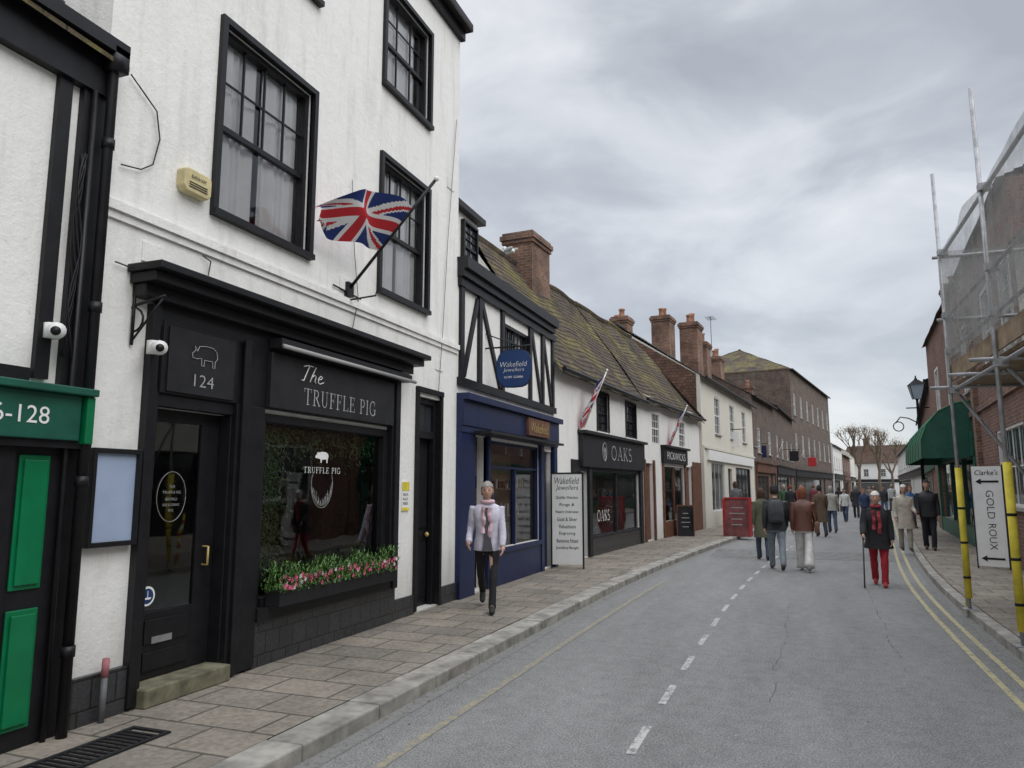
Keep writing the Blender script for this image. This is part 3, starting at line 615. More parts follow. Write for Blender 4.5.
b=MB(); b.box(0,.55,-.08,.02,.1,2.5); b.box(3.78,3.95,-.07,.02,.1,2.5); b.box(4.6,4.8,-.08,.02,.1,2.5); b.box(1.15,3.78,-.05,.02,.1,.68)
b.box(.0,4.8,-.1,.02,2.5,2.6); b.box(.55,4.8,-.12,.02,2.6,2.98); b.box(0,4.85,-.2,.02,2.98,3.08); b.box(1.15,1.25,-.05,.05,.68,2.5); b.box(4.0,4.55,.08,.12,.12,2.4); b.box(.0,.55,-.12,.02,2.6,2.98); b.box(1.2,3.8,-.09,-.05,.62,.7)
b.build('shopfront',NAVY,C,bevel=.006)
b=MB(); b.box(2.75,4.0,-.17,-.12,2.63,2.95); ws=b.build('fascia_sign',WOODB,C); MB().box(.4,4.2,-.4,-.12,2.5,2.54).build('canopy',CHAR,C)
text('Wakefield',GOLD,ws,3.38,2.79,1.0,.18,y=-.18,shear=.25,thin=-.01)
b=MB(); b.box(1.25,1.3,0,.08,.7,2.45); b.box(3.7,3.75,0,.08,.7,2.45); b.box(1.3,3.7,0,.08,2.4,2.45); b.box(1.3,3.7,0,.08,2.0,2.04); b.box(2.48,2.52,.0,.08,.7,2.0)
cw=b.build('shop_window',NAVY,C); MB().quad((1.3,.05,.7),(3.7,.05,.7),(3.7,.05,2.4),(1.3,.05,2.4)).build('pane',SHOPG,cw)
display(C,1.25,3.75,.72,2.3,.55,TAN,3,cols=[LWHITE,GOLD,WOODB,NAVY,GREYL])  # pale tan backboard colour stands in for the shop's warm interior light
MB().box(.6,1.15,.8,.85,.1,2.5).build('open_doorway',TAN,C)  # tan panel; its colour stands in for the lit interior behind the entry
MB().box(4.05,4.5,.07,.08,1.2,2.2).build('door_glass',DGLASS,C)
hs=thing('hanging_sign','blue oval jewellers hanging sign with white lettering','hanging sign',(-4.1,11.0,3.58))
n=28; pts=[(.29*math.copysign(abs(math.cos(t*2*math.pi/n))**.55,math.cos(t*2*math.pi/n)),.30*math.copysign(abs(math.sin(t*2*math.pi/n))**.75,math.sin(t*2*math.pi/n))) for t in range(n)]
o=MB().prism(pts,-.02,.02).build('board',SIGNBLUE,hs,bevel=.004); MB().prism([(x*1.04,z*1.04) for x,z in pts],-.012,.012).build('rim',NAVY,hs)
text('Wakefield',LWHITE,o,0,.07,.46,.085,y=-.024,shear=.2,thin=-.015); text('Jewellers',LWHITE,o,0,-.03,.36,.075,y=-.024,shear=.2,thin=-.015); text('01797 222886',LWHITE,o,0,-.14,.32,.035,y=-.024)
MB().tube([(-.5,0,.36),(.3,0,.36)],.014,6).tube([(-.2,0,.36),(-.2,0,.28)],.008,6).tube([(.2,0,.36),(.2,0,.28)],.008,6).tube([(-.5,0,.6),(.1,0,.36)],.01,6).build('bracket',BLACK,hs)
bs=thing('standing_board','tall white jewellers sign board with black text by the shop corner','sign board',(-4.22,14.35,.1),R(8))
o=MB().box(-.3,.3,-.015,.015,.08,1.85).build('board',LWHITE,bs); MB().box(-.33,-.3,-.02,.02,0,1.88).box(.3,.33,-.02,.02,0,1.88).box(-.3,.3,-.02,.02,1.85,1.88).build('frame',BLACKM,bs)
text('Wakefield',BLACKM,o,0,1.72,.5,.13,y=-.02,shear=.25,thin=-.01); text('Jewellers',BLACKM,o,0,1.57,.46,.12,y=-.02,shear=.25,thin=-.01)
for k,(tx,w) in enumerate((('Quality Watches',.44),('Rings &',.3),('Repairs Undertaken',.46),('Gold & Silver',.4),('Valuations',.34),('Engraving',.32),('Batteries Fitted',.42),('Jewellery Bought',.46))):
    text(tx,BLACKM,o,0,1.38-k*.14,w,.07,y=-.02)
# ---------------------------------------------------------------- building D
FD=Fac((-4.6,14.7),(-4.1,21.6))
D=FD.thing('mossy_roof_building','white cottage shop with tall mossy tiled roof and charcoal shopfront','building')
rw=[(2.9,3.8,3.05,4.0),(5.4,6.4,3.05,4.0)]
wall(D,FD.L,4.35,rw+[(2.3,6.6,.55,2.05),(1.3,2.1,.12,2.05)],WHITE2,5,gable=(2.0,7.2))
for w in rw: window(D,w,BLACK,(2,2,2,2),rec=.07,surround=(.05,.03))
roof(D,FD.L,4.35,7.35,2.0,5,MOSSY,over=.22,seed=1,wob=.1); gutter(D,0,FD.L,4.15)
b=MB(); b.box(1.5,FD.L-.02,-.12,.02,2.15,2.9); b.box(1.45,FD.L-.01,-.22,.02,2.9,2.97); b.box(1.0,1.5,-.03,.02,2.15,2.3); fd=b.build('fascia',CHAR,D,bevel=.006)
serif('OAKS',GREYL,fd,4.55,2.54,1.9,.34,-.125)
MB().tube([(3.05+.16*math.cos(t*math.pi/12),-.13,2.54+.22*math.sin(t*math.pi/12)) for t in range(25)],.012,4).build('ring_emblem',GREYL,fd)
b=MB()
for k in range(5): b.tube([(3.05,-.13,2.36),(3.05+(k-2)*.05,-.13,2.66-.02*abs(k-2))],.008,4)
b.build('tree_emblem',GREYL,fd)
b=MB(); b.box(1.0,1.3,-.06,.02,.1,2.15); b.box(2.1,2.3,-.06,.02,.1,2.15); b.box(6.6,FD.L-.03,-.06,.02,.1,2.15); b.box(2.3,6.6,-.05,.02,.5,.56); b.box(2.3,6.6,-.02,.06,2.05,2.15); b.box(1.3,2.1,-.04,.05,2.05,2.15)
b.box(4.4,4.46,0,.06,.56,2.05); b.build('shopfront',CHAR,D,bevel=.005)
b=MB(); b.box(2.3,6.6,-.03,.02,.1,.5); b.build('tiled_plinth',DTILE,D)
MB().quad((2.3,.05,.56),(6.6,.05,.56),(6.6,.05,2.05),(2.3,.05,2.05)).build('shop_window_pane',SHOPG,D)
serif('OAKS',LWHITE,D,3.4,1.0,1.0,.25,.035); display(D,2.3,6.6,.58,2.0,1.0,DARKIN,11,cols=[GREYL,WOODB,LEAF,CHAR,GREYL])
MB().box(1.3,2.1,.5,.55,.1,2.1).build('door',CHAR,D)
chimney(D,3.0,1.9,5.8,8.2,1.2,.8,0,BRICKC)
gl=thing('seagull','white gull standing on the ridge beside the brick chimney','gull',FD.w(2.1,-2.0,7.45),R(60))
MB().ell((0,0,.16),(.10,.2,.09),12,8,0,lambda d,p:p+Vector((0,0,.03*d.y))).ell((0,.19,.29),(.05,.065,.05),10,8).tube([(0,.13,.18),(0,.18,.27)],[.055,.04],8).tube([(0,.24,.285),(0,.3,.275)],[.014,.004],6,mi=1).tube([(-.03,0,.08),(-.03,0,0)],.008,5,mi=1).tube([(.03,0,.08),(.03,0,0)],.008,5,mi=1).ell((.085,-.06,.18),(.03,.2,.06),8,6,2).ell((-.085,-.06,.18),(.03,.2,.06),8,6,2).build('body',[PVC,GOLD,GREYL],gl,True)
# ---------------------------------------------------------------- building E
FE=Fac((-4.1,21.6),(-3.3,29.4))
E=FE.thing('white_shop_house','white two storey shop house with brown wooden shopfront under tiled roof','building')
rE=[(1.2,2.1,3.0,4.0),(4.6,5.5,3.05,4.0)]
wall(E,FE.L,4.45,rE+[(.35,1.2,.12,2.4),(2.4,5.2,.6,2.35),(5.4,6.3,.12,2.4)],WHITE2,5)
for w in rE: window(E,w,WFRAME,(3,2,3,2),rec=.05)
roof(E,FE.L,4.42,7.35,2.0,5,MOSSY,hip1=2.2,over=.22,seed=2,wob=.08); gutter(E,0,FE.L,4.25)
b=MB(); b.box(2.2,5.4,-.1,.02,2.45,2.95); b.box(2.15,5.45,-.2,.02,2.95,3.02); fe=b.build('fascia',BLACK,E)
text('PICKWICKS',LWHITE,fe,3.8,2.7,2.4,.24,y=-.11,thin=-.01)
b=MB(); b.box(.2,.35,-.05,.02,.1,2.5); b.box(1.2,1.35,-.05,.02,.1,2.5); b.box(.35,1.2,.1,.14,.12,2.4); b.box(2.25,2.4,-.05,.02,.1,2.45); b.box(5.2,5.4,-.05,.02,.1,2.45); b.box(6.3,6.5,-.05,.02,.1,2.45); b.box(2.4,5.2,-.04,.02,.1,.6); b.box(3.75,3.82,0,.08,.6,2.35); b.box(5.4,6.3,.1,.14,.12,2.4); b.box(6.5,7.8,-.05,.02,.1,2.6)
b.build('shopfront',WOODB,E,bevel=.005)
MB().quad((2.4,.05,.6),(5.2,.05,.6),(5.2,.05,2.35),(2.4,.05,2.35)).build('shop_window_pane',SHOPG,E)
display(E,2.4,5.2,.62,2.2,.8,TAN,21)
# ---------------------------------------------------------------- building F
FF=Fac((-3.2,29.45),(-1.9,42.3))
Fb=FF.thing('cream_shop_building','cream rendered shop building with sash windows and several chimneys','building')
fw=[FF.rc(714,397,721,432),FF.rc(729,401,735,434),FF.rc(741,405,747,437),FF.rc(752,408,756,439)]
fw=[(w[0],w[0]+1.15,3.9,5.5) for w in fw]
wall(Fb,FF.L,6.05,fw+[(1.6,4.4,.7,2.7),(5.2,6.2,.12,2.5),(7.2,11.5,.6,2.6)],CREAM,7,gable=(3.4,8.3))
MB().add([(-.02,.15,4.4),(-.02,6.9,4.4),(-.02,6.9,6.1),(-.02,3.4,8.2),(-.02,.15,6.1)],[(0,1,2,3,4)]).build('tile_hung_gable',RTILE,Fb)
for w in fw: window(Fb,w,WFRAME,(2,2,2,2),rec=.07,sill=STONE)
roof(Fb,FF.L,6.05,8.4,3.4,7,SLATE,over=.2,seed=5); gutter(Fb,0,FF.L,5.95)
b=MB(); b.box(0,FF.L,-.08,.01,3.2,3.3); b.build('string_course',CREAM,Fb); MB().box(0,.25,-.05,.01,.1,3.2).build('quoin',CREAM,Fb)
window(Fb,(1.6,4.4,.7,2.7),WFRAME,(3,1,1,1),rec=.08,sash=False,name='shop_window'); window(Fb,(7.2,11.5,.6,2.6),CHAR,(4,1,1,1),rec=.08,sash=False,name='shop_window')
MB().box(5.2,6.2,.1,.14,.12,2.5).build('door',CHAR,Fb); b=MB(); b.box(.8,12.3,-.1,.02,2.75,3.15); b.build('fascia',LWHITE,Fb)
chimney(Fb,3.2,4.3,6.5,9.1,.9,.8,2); chimney(Fb,6.9,3.2,6.5,10.1,1.1,.9,2); chimney(Fb,8.6,2.2,6.5,10.0,1.2,.9,3); chimney(Fb,12.0,2.4,6.5,9.6,1.1,.8,3,aerial=True)
chimney(Fb,1.5,3.6,6.5,9.0,.8,.7,1)
# ---------------------------------------------------------------- G, H and beyond
def house(label,p0,p1,H,rz,ry,depth,wm,rm,nw,floors,shop=None,chims=(),hip=(0,0),fm=None,ww=.95,wh=1.4,fz=2.7):
    f=Fac(p0,p1); t=f.thing('terraced_building',label,'building'); ws=[]
    for fl in range(1,floors):
        z=.9+fz*fl
        for i in range(nw):
            c=f.L*(i+.5)/nw; r=(c-ww/2,c+ww/2,z,min(z+wh,H-.25)); ws.append(r)
    so=(.6,f.L*.62,.7,2.4); do=(f.L*.7,f.L*.7+1.0,.12,2.4)
    wall(t,f.L,H,ws+[so,do],wm,depth,gable=None if hip[0] else (ry,rz-.05))
    for r in ws: window(t,r,fm or WFRAME,(2,2,2,2),rec=.07,sill=STONE)
    roof(t,f.L,H,rz,ry,depth,rm,hip0=hip[0],hip1=hip[1],over=.2,seed=H); gutter(t,0,f.L,H-.1)
    sm=shop or CHAR
    window(t,so,sm,(3,1,1,1),rec=.06,sash=False,fw=.1,name='shop_window'); MB().box(do[0],do[1],.08,.12,do[2],do[3]).build('door',sm,t); 
    b=MB(); b.box(.4,f.L-.3,-.12,.02,2.5,3.0); b.box(.35,f.L-.25,-.22,.02,3.0,3.08); b.box(.4,.6,-.06,.02,.1,2.5); b.box(f.L-.5,f.L-.3,-.06,.02,.1,2.5); b.box(.6,so[1],-.04,.02,.1,.68); b.build('fascia',sm,t)
    for (x,y,z0,z1,w,p) in chims: chimney(t,x,y,z0,z1,w,.8,p,aerial=(p==2 and w>=1))
    return f,t
house('narrow brown brick terraced shop between cream building and brick shop',(-1.9,42.35),(-.95,49.8),6.7,8.9,3.5,7,BRICKB,SLATE,2,2,WOODB,((6.3,3.2,7,10.0,1.1,3),))
house('brown brick shop with dark shopfront just before the tall brick block',(-.95,49.85),(.2,63),6.9,8.6,3.5,8,BRICKB,TILE,4,2,CHAR,((11,3,7,9.6,1,2),))
house('tall brown brick three storey block with mossy hipped roof',(.2,63.1),(4,86),11.2,13.9,5.0,12,BRICKB,MOSSY,7,3,CHAR,(),(5,5),fz=3.3,wh=1.8)
house('small white house with slate roof beyond the tall brick block',(4.2,86.5),(5.8,99),6.2,8.5,3.5,7,WHITE2,SLATE,4,2,CHAR,((6,3,7,9.6,1,2),))
house('brick house with red tiled roof towards the far left end of street',(5.9,99.2),(7.6,114),5.6,8.2,3.5,7,BRICK,RTILE,4,2,WOODB,((3,3,7,9.4,1,2),))
house('small cream house at the far left end of street',(7.7,114.2),(9.4,130),6.4,8.4,3.5,7,CREAM,SLATE,4,2,CHAR,())
house('pale house with brown roof closing the far end of the street',(9,158),(23,152),6.2,9.5,4,8,WHITE2,TILE,5,2,CHAR,((4,3,8,11,1,2),))
house('row of white houses with tiled roof at far right of street',(13.2,110),(8.8,60.2),5.6,8,4,8,WHITE2,TILE,12,2,CHAR,((20,3,7,9,1,2),(40,3,7,9,1,2)))
house('brick terrace with slate roof right of the street lamp',(8.8,60),(5.6,34.6),6.2,8.5,4,8,BRICK,SLATE,6,2,DGREEN,((2,3,7,9.5,1,2),(24,3,7,9.4,1.2,2)))
FR=Fac((5.4,34),(3.95,15.4))
R1=FR.thing('brick_corner_building','red brick building behind scaffolding with green awning over its shop','building')
rw=[(3,4.0,4.2,5.9),(7,8,4.2,5.9),(11,12,4.2,5.9),(14.8,15.8,4.3,6.0),(17.2,18.3,4.3,6.0)]
wall(R1,FR.L,7.4,rw+[(2.2,11.8,.6,2.5),(15.2,18.2,1.3,2.9)],BRICK,8)
for w in rw: window(R1,w,WFRAME,(2,2,2,2),rec=.07,sill=STONE,surround=(.08,.02))
window(R1,(15.2,18.2,1.3,2.9),WFRAME,(4,2,1,1),rec=.07,sash=False,sill=STONE)
roof(R1,FR.L,7.4,9.2,4,8,TILE,over=.15,seed=8); chimney(R1,1.0,1.0,7.4,9.6,1.0,.7,1)
b=MB(); b.box(1.9,2.2,-.08,.02,.1,2.6); b.box(11.8,12.1,-.08,.02,.1,2.6); b.box(2.2,11.8,-.06,.02,.1,.6); b.box(1.9,12.1,-.12,.02,2.5,3.1); b.box(5.4,5.5,0,.08,.6,2.5); b.box(8.6,8.7,0,.08,.6,2.5); b.build('shopfront',DGREEN,R1,bevel=.006)
MB().quad((2.2,.06,.6),(11.8,.06,.6),(11.8,.06,2.5),(2.2,.06,2.5)).build('shop_window_pane',SHOPG,R1); display(R1,2.2,11.8,.62,2.3,1.2,TAN,31)
MB().box(12.6,13.0,-.1,.02,.1,7.4).build('brick_pier',BRICKC,R1); MB().box(0,FR.L,-.06,.01,3.5,3.65).build('brick_band',BRICKC,R1)
aw=FR.thing('shop_awning','dark green rounded canvas awning over the right hand shop','awning')
b=MB(); prof=[(0,3.95),(-.35,3.9),(-.75,3.7),(-1.05,3.35),(-1.2,2.95),(-1.22,2.45)]; n=24
for i in range(n):
    xa=4.2+(11.6-4.2)*i/n; xb=4.2+(11.6-4.2)*(i+1)/n
    for j in range(5):
        (ya,za),(yb,zb)=prof[j],prof[j+1]; b.quad((xa,ya,za),(xb,ya,za),(xb,yb,zb),(xa,yb,zb))
for x in (4.2,11.6): b.add([(x,y,z) for y,z in prof]+[(x,0,2.45)],[tuple(range(7))])
b.build('canopy',DGREEN,aw)
for i in range(7): x=4.2+7.4*i/6; MB().tube([(x,y*1.005,z+.01) for y,z in prof],.018,6).build('frame_hoop',GREEN,aw)
FR0=Fac((3.95,15.3),(3.95,-5))
R0=FR0.thing('opposite_building','cream rendered building on the near right side opposite the restaurant','building')
ow=[(1+3*i,2.1+3*i,4.0,5.4) for i in range(6)]
wall(R0,FR0.L,6.0,ow+[(1.2,6,.6,2.5),(8,14,.6,2.5)],CREAM,7); [window(R0,w,WFRAME,(2,2,2,2),rec=.07) for w in ow]
window(R0,(1.2,6,.6,2.5),CHAR,(4,1,1,1),rec=.07,sash=False,name='shop_window'); window(R0,(8,14,.6,2.5),DGREEN,(4,1,1,1),rec=.07,sash=False,name='shop_window'); roof(R0,FR0.L,6,8.0,3.5,7,TILE,seed=3)
MB().box(3.6,6.4,-.5,.02,2.6,3.0).build('green_canopy',DGREEN,R0); MB().box(7.6,14.4,-.7,.02,2.6,3.1).build('green_canopy',DGREEN,R0)
# ---------------------------------------------------------------- scaffold
sc=thing('scaffold','steel tube scaffold with grey debris netting and yellow padded feet on right pavement','scaffold')
XS,XI=2.1,3.3; YS=[6.6,9.05,11.5]
def T(name,a,b_,r=.024,m=STEEL): return MB().tube([a,b_],r,10).build(name,m,sc,True)
for y in YS:
    T('standard',(XS,y,.12),(XS-.02,y+.02,6.12)); T('standard',(XI,y,.12),(XI,y,5.6))
    MB().box(XS-.08,XS+.08,y-.08,y+.08,.1,.115).build('base_plate',STEEL,sc)
for z in (3.0,3.55,4.05,4.95): 
    T('ledger',(XS+.05,5.6,z),(XS+.05,11.8,z+.02))
    if z<4: T('ledger',(XI-.05,5.6,z),(XI-.05,11.8,z))
for y in YS+[10.2]: T('transom',(XS-.25,y+.05,3.05),(XI+.2,y+.05,3.05))
for z in (4.0,4.9): T('transom',(XS-.1,11.55,z),(XI+.3,11.55,z))
T('brace',(XS+.1,11.6,2.95),(XI,11.6,1.2)); T('brace',(XS+.1,9.1,2.95),(XI,9.1,1.5))
for i in range(5): x=XS+.1+i*.23; MB().box(x,x+.22,5.6,11.75,3.09,3.13).build('deck_board',BOARD,sc)
MB().box(XS+.02,XS+.045,5.6,11.7,3.14,3.36).build('toe_board',BOARD,sc)
b=MB(); n=30
for i in range(n):
    for j in range(8):
        def q(i,j):
            y=5.6+(11.5-5.6)*i/n; z=3.4+(4.98-3.4)*j/8; return (XS-.03+.05*noise.noise(Vector((y*1.5,z*1.5,1))),y,z-.03*abs(math.sin(y*1.3))*(j/8))
        b.quad(q(i,j),q(i+1,j),q(i+1,j+1),q(i,j+1))
b.build('netting',NET,sc,True)
b=MB(); 
for i in range(8):
    for j in range(8):
        def q(i,j):
            x=XS+(XI+.3-XS)*i/8; z=3.4+(4.98-3.4)*j/8; return (x,11.55+.05*noise.noise(Vector((x*2,z*2,4))),z)
        b.quad(q(i,j),q(i+1,j),q(i+1,j+1),q(i,j+1))
b.build('netting',NET,sc,True)
for y in YS[1:]:
    s_=MB().tube([(XS,y,.25),(XS,y,1.95)],.042,12).build('foam_sleeve',YEL,sc,True)
    for k in range(3): MB().tube([(XS,y,.5+k*.45),(XS,y,.53+k*.45)],.045,12).build('tape_band',BLACKM,s_,True)
for y in YS:
    for z in (3.0,3.55,4.05,4.95): MB().box(XS-.04,XS+.09,y-.04,y+.05,z-.04,z+.04).build('coupler',STEEL,sc)
tb=thing('tape_post','leaning yellow post wrapped in red and white tape at scaffold foot','post',(2.13,11.75,.1))
MB().tube([(0,0,0),(.05,.1,1.1)],.03,8).build('post',YEL,tb,True)
for k in range(7): t=.1+k*.12; MB().tube([(.05*t,.1*t,1.1*t),(.05*(t+.06),.1*(t+.06),1.1*(t+.06))],.033,8).build('tape_band',[RED,LWHITE][k%2],tb,True)
rs=thing('arrow_sign_board','white sign board with arrows against the right brick wall','sign board',(3.62,17.2,.1),R(-24))
o=MB().box(-.26,.26,-.02,.02,.05,2.0).build('board',LWHITE,rs); MB().box(-.28,-.26,-.03,.03,0,2.03).box(.26,.28,-.03,.03,0,2.03).build('frame',CHAR,rs)
text("Clarke's",BLACKM,o,0,1.88,.4,.1,y=-.025,shear=.2); text('GOLD',BLACKM,o,.03,1.25,.55,.13,y=-.025,rot=R(-90),thin=-.01); text('ROUX',BLACKM,o,.03,.62,.5,.13,y=-.025,rot=R(-90),thin=-.01)
for z in (1.7,.2): MB().prism([(-.2,z),(-.1,z+.06),(-.1,z+.02),(.2,z+.02),(.2,z-.02),(-.1,z-.02),(-.1,z-.06)],-.026,-.021).build('arrow',BLACKM,o)
def lamp(loc,label,h=5.2):
    t=thing('street_lamp',label,'street lamp',loc)
    MB().lathe(0,0,[(.14,0),(.14,.25),(.1,.3),(.1,.9),(.06,1.0),(.05,2.4),(.065,2.45),(.05,2.5),(.04,h-.75),(.06,h-.7)],12).build('post',BLACKM,t,True)
    MB().tube([(-.35,0,h-1.0),(.35,0,h-1.0)],.02,6).build('ladder_bar',BLACKM,t,True)
    MB().tube([(-.7,0,h-1.5),(-.55,0,h-1.3),(-.3,0,h-1.35),(-.05,0,h-1.5),(0,0,h-1.6)],.02,6).tube([(-.62+.16*math.cos(k*.52),0,h-1.62+.16*math.sin(k*.52)) for k in range(13)],.018,5).build('scroll_arm',BLACKM,t,True)
    b=MB(); b.loft([[(sx*.12,sy*.12,h-.7) for sx,sy in ((-1,-1),(1,-1),(1,1),(-1,1))],[(sx*.22,sy*.22,h-.22) for sx,sy in ((-1,-1),(1,-1),(1,1),(-1,1))]]); o=b.build('lantern_glass',mat('lamp_glass',(.45,.52,.6),.15,.1),t)
    b=MB()
    for sx,sy in ((-1,-1),(1,-1),(1,1),(-1,1)): b.tube([(sx*.12,sy*.12,h-.7),(sx*.225,sy*.225,h-.22)],.014,5)
    b.loft([[(sx*.26,sy*.26,h-.22) for sx,sy in ((-1,-1),(1,-1),(1,1),(-1,1))],[(sx*.07,sy*.07,h-.05) for sx,sy in ((-1,-1),(1,-1),(1,1),(-1,1))]]); b.lathe(0,0,[(.05,h-.05),(.05,h),(.02,h+.02),(.03,h+.06),(0,h+.12)],8); b.build('lantern_frame',BLACKM,t)
lamp((4.1,28.2,.1),'black victorian street lamp behind the green awning',5.25)
def aboard(loc,ang,label,m,w,h,fm=None):
    t=thing('pavement_sign',label,'pavement sign',loc,ang)
    for sg in (1,-1):
        b=MB(); b.add([(-w/2,sg*-.25,0),(w/2,sg*-.25,0),(w/2,sg*-.03,h),(-w/2,sg*-.03,h),(-w/2,sg*-.22,0),(w/2,sg*-.22,0),(w/2,0,h),(-w/2,0,h)],[(0,1,2,3),(7,6,5,4),(0,3,7,4),(1,5,6,2),(3,2,6,7)]); b.build('panel',m,t)
    rnd=random.Random(w)
    for k in range(4):
        z=h*(.3+.15*k); y=-.25+.22*z/h-.012; l=w*rnd.uniform(.15,.32); MB().box(-l,l,y,y+.004,z,z+.03).build('chalk_line',GREYL,t)
    if fm: MB().box(-w/2-.03,w/2+.03,-.05,.05,h,h+.05).box(-w/2-.03,-w/2,-.27,.1,0,h).box(w/2,w/2+.03,-.27,.1,0,h).build('frame',fm,t)
aboard((-1.72,25.6,.1),R(-10),'red framed pavement sign at the kerb beyond the crowd',mat('dull_red_board',(.16,.045,.045),.6,.4,4),.8,1.2,RED)
aboard((-3.35,25.2,.1),R(5),'small black chalk board standing by the brown shopfront',BLACKM,.5,.95,WOODB)
for (x,y,lab) in ((FD.w(1.9,0).x,FD.w(1.9,0).y,'small union flag drooping over the charcoal shopfront'),(FE.w(3.4,0).x,FE.w(3.4,0).y,'small union flag over the brown wooden shopfront'),(-1.0,47,'small union flag on the narrow brown brick shop'),(.3,58,'small union flag on the brick shop before the tall block')):
    flag(lab,(x,y,3.05),(x+.6,y-.1,4.35),.25,.9,(-.3,-.4,-.45),.3,nu=40,nv=24,brk=False,rip=.05,con=.8)
for (x,y,z,lab,m) in ((.2,55,3.8,'dark square hanging sign on the brick shop',BLACKM),(1.5,62,3.6,'red hanging sign before the tall block',RED),(-1.6,45,3.7,'navy hanging sign on the narrow brick shop',NAVY),(-2.5,36,3.9,'white hanging sign on the cream building',LWHITE)):
    t=thing('hanging_sign',lab,'hanging sign',(x,y,z)); MB().box(-.3,.3,-.02,.02,-.35,.35).build('board',m,t,bevel=.03); MB().tube([(-.9,0,.45),(.4,0,.45)],.02,6).tube([(0,0,.45),(0,0,.33)],.015,6).build('bracket',BLACK,t)
# ---------------------------------------------------------------- bare trees
BARK=mat('bark',(.12,.09,.065),.9,.3,10); TWL=mat('spring_leaf',(.24,.19,.10),.8,.4,3)
def tree(loc,h,label,seed):
    rnd=random.Random(seed); t=thing('bare_tree',label,'tree',loc); tr=MB(); tw=MB(); lf=MB()
    def grow(p,d,l,r,lev):
        q=p+d*l; mid=p.lerp(q,.5)+Vector((rnd.uniform(-1,1),rnd.uniform(-1,1),0))*l*.06
        (tr if lev<2 else tw).tube([p,mid,q],[r,r*.85,r*.7],6 if lev<2 else 4,cap=False)
        if lev>=3:
            for k in range(5):
                c=q+Vector((rnd.gauss(0,1),rnd.gauss(0,1),rnd.gauss(0,1)))*.35; a=rnd.uniform(0,6.28); s=rnd.uniform(.05,.12)
                lf.quad(c,c+Vector((math.cos(a)*s,math.sin(a)*s,0)),c+Vector((0,0,s)),c+Vector((-math.sin(a)*s,math.cos(a)*s,s*.3)))
        if lev>=4: return
        for k in range(3 if lev else 4):
            nd=(d+Vector((rnd.uniform(-1,1),rnd.uniform(-1,1),rnd.uniform(-.1,.7)))*.75).normalized(); grow(q,nd,l*.68,r*.6,lev+1)
    grow(Vector((0,0,0)),Vector((0,0,1)),h*.32,h*.022,0)
    tr.build('trunk',BARK,t); tw.build('crown',BARK,t); lf.build('foliage',TWL,t)
for i,(x,y,h,lab) in enumerate(((10.6,137,14,'leftmost bare tree at the far end of the street'),(13.2,133,13,'middle bare tree at the far end of the street'),(16,142,12,'rightmost bare tree at the far end of the street'))): tree((x,y,0),h,lab,i+3)
# ---------------------------------------------------------------- people
SK=mat('skin',(.55,.33,.25),.55,.08,20); DK=mat('dark_feature',(.05,.03,.025),.5,.1); LIP=mat('lip',(.4,.15,.13),.5,.1)
def cm(name,c,r=.85): return mat(name,c,r,.2,9,90,.4)
HG=cm('hair_grey',(.3,.28,.26)); HB=cm('hair_brown',(.07,.035,.02)); HA=cm('hair_auburn',(.18,.06,.025)); HD=cm('hair_dark',(.02,.016,.014)); HW=cm('hair_white',(.62,.6,.57))
def crv(pts,rs,n=4):
    P=[Vector(p) for p in pts]; out=[];ro=[]
    for i in range(len(P)-1):
        p0=P[max(i-1,0)];p1=P[i];p2=P[i+1];p3=P[min(i+2,len(P)-1)]
        for k in range(n):
            t=k/n; out.append(.5*((2*p1)+(p2-p0)*t+(2*p0-5*p1+4*p2-p3)*t*t+(3*p1-p0-3*p2+p3)*t**3)); ro.append(rs[i]+(rs[i+1]-rs[i])*t)
    out.append(P[-1]); ro.append(rs[-1]); return out,ro
def skin_geo(V,E,RR,roots):
    me=bpy.data.meshes.new('k'); me.from_pydata(V,E,[]); o=bpy.data.objects.new('k',me); COL.objects.link(o)
    o.modifiers.new('s','SKIN'); sv=me.skin_vertices[0].data
    for i,r in enumerate(RR): sv[i].radius=(r,r); sv[i].use_root=(i in roots)
    ss=o.modifiers.new('u','SUBSURF'); ss.levels=1; ss.render_levels=1
    bpy.context.view_layer.update(); m=bpy.data.meshes.new_from_object(o.evaluated_get(bpy.context.evaluated_depsgraph_get()))
    vs=[v.co.copy() for v in m.vertices]; fs=[tuple(p.vertices) for p in m.polygons]; bpy.data.objects.remove(o); return vs,fs
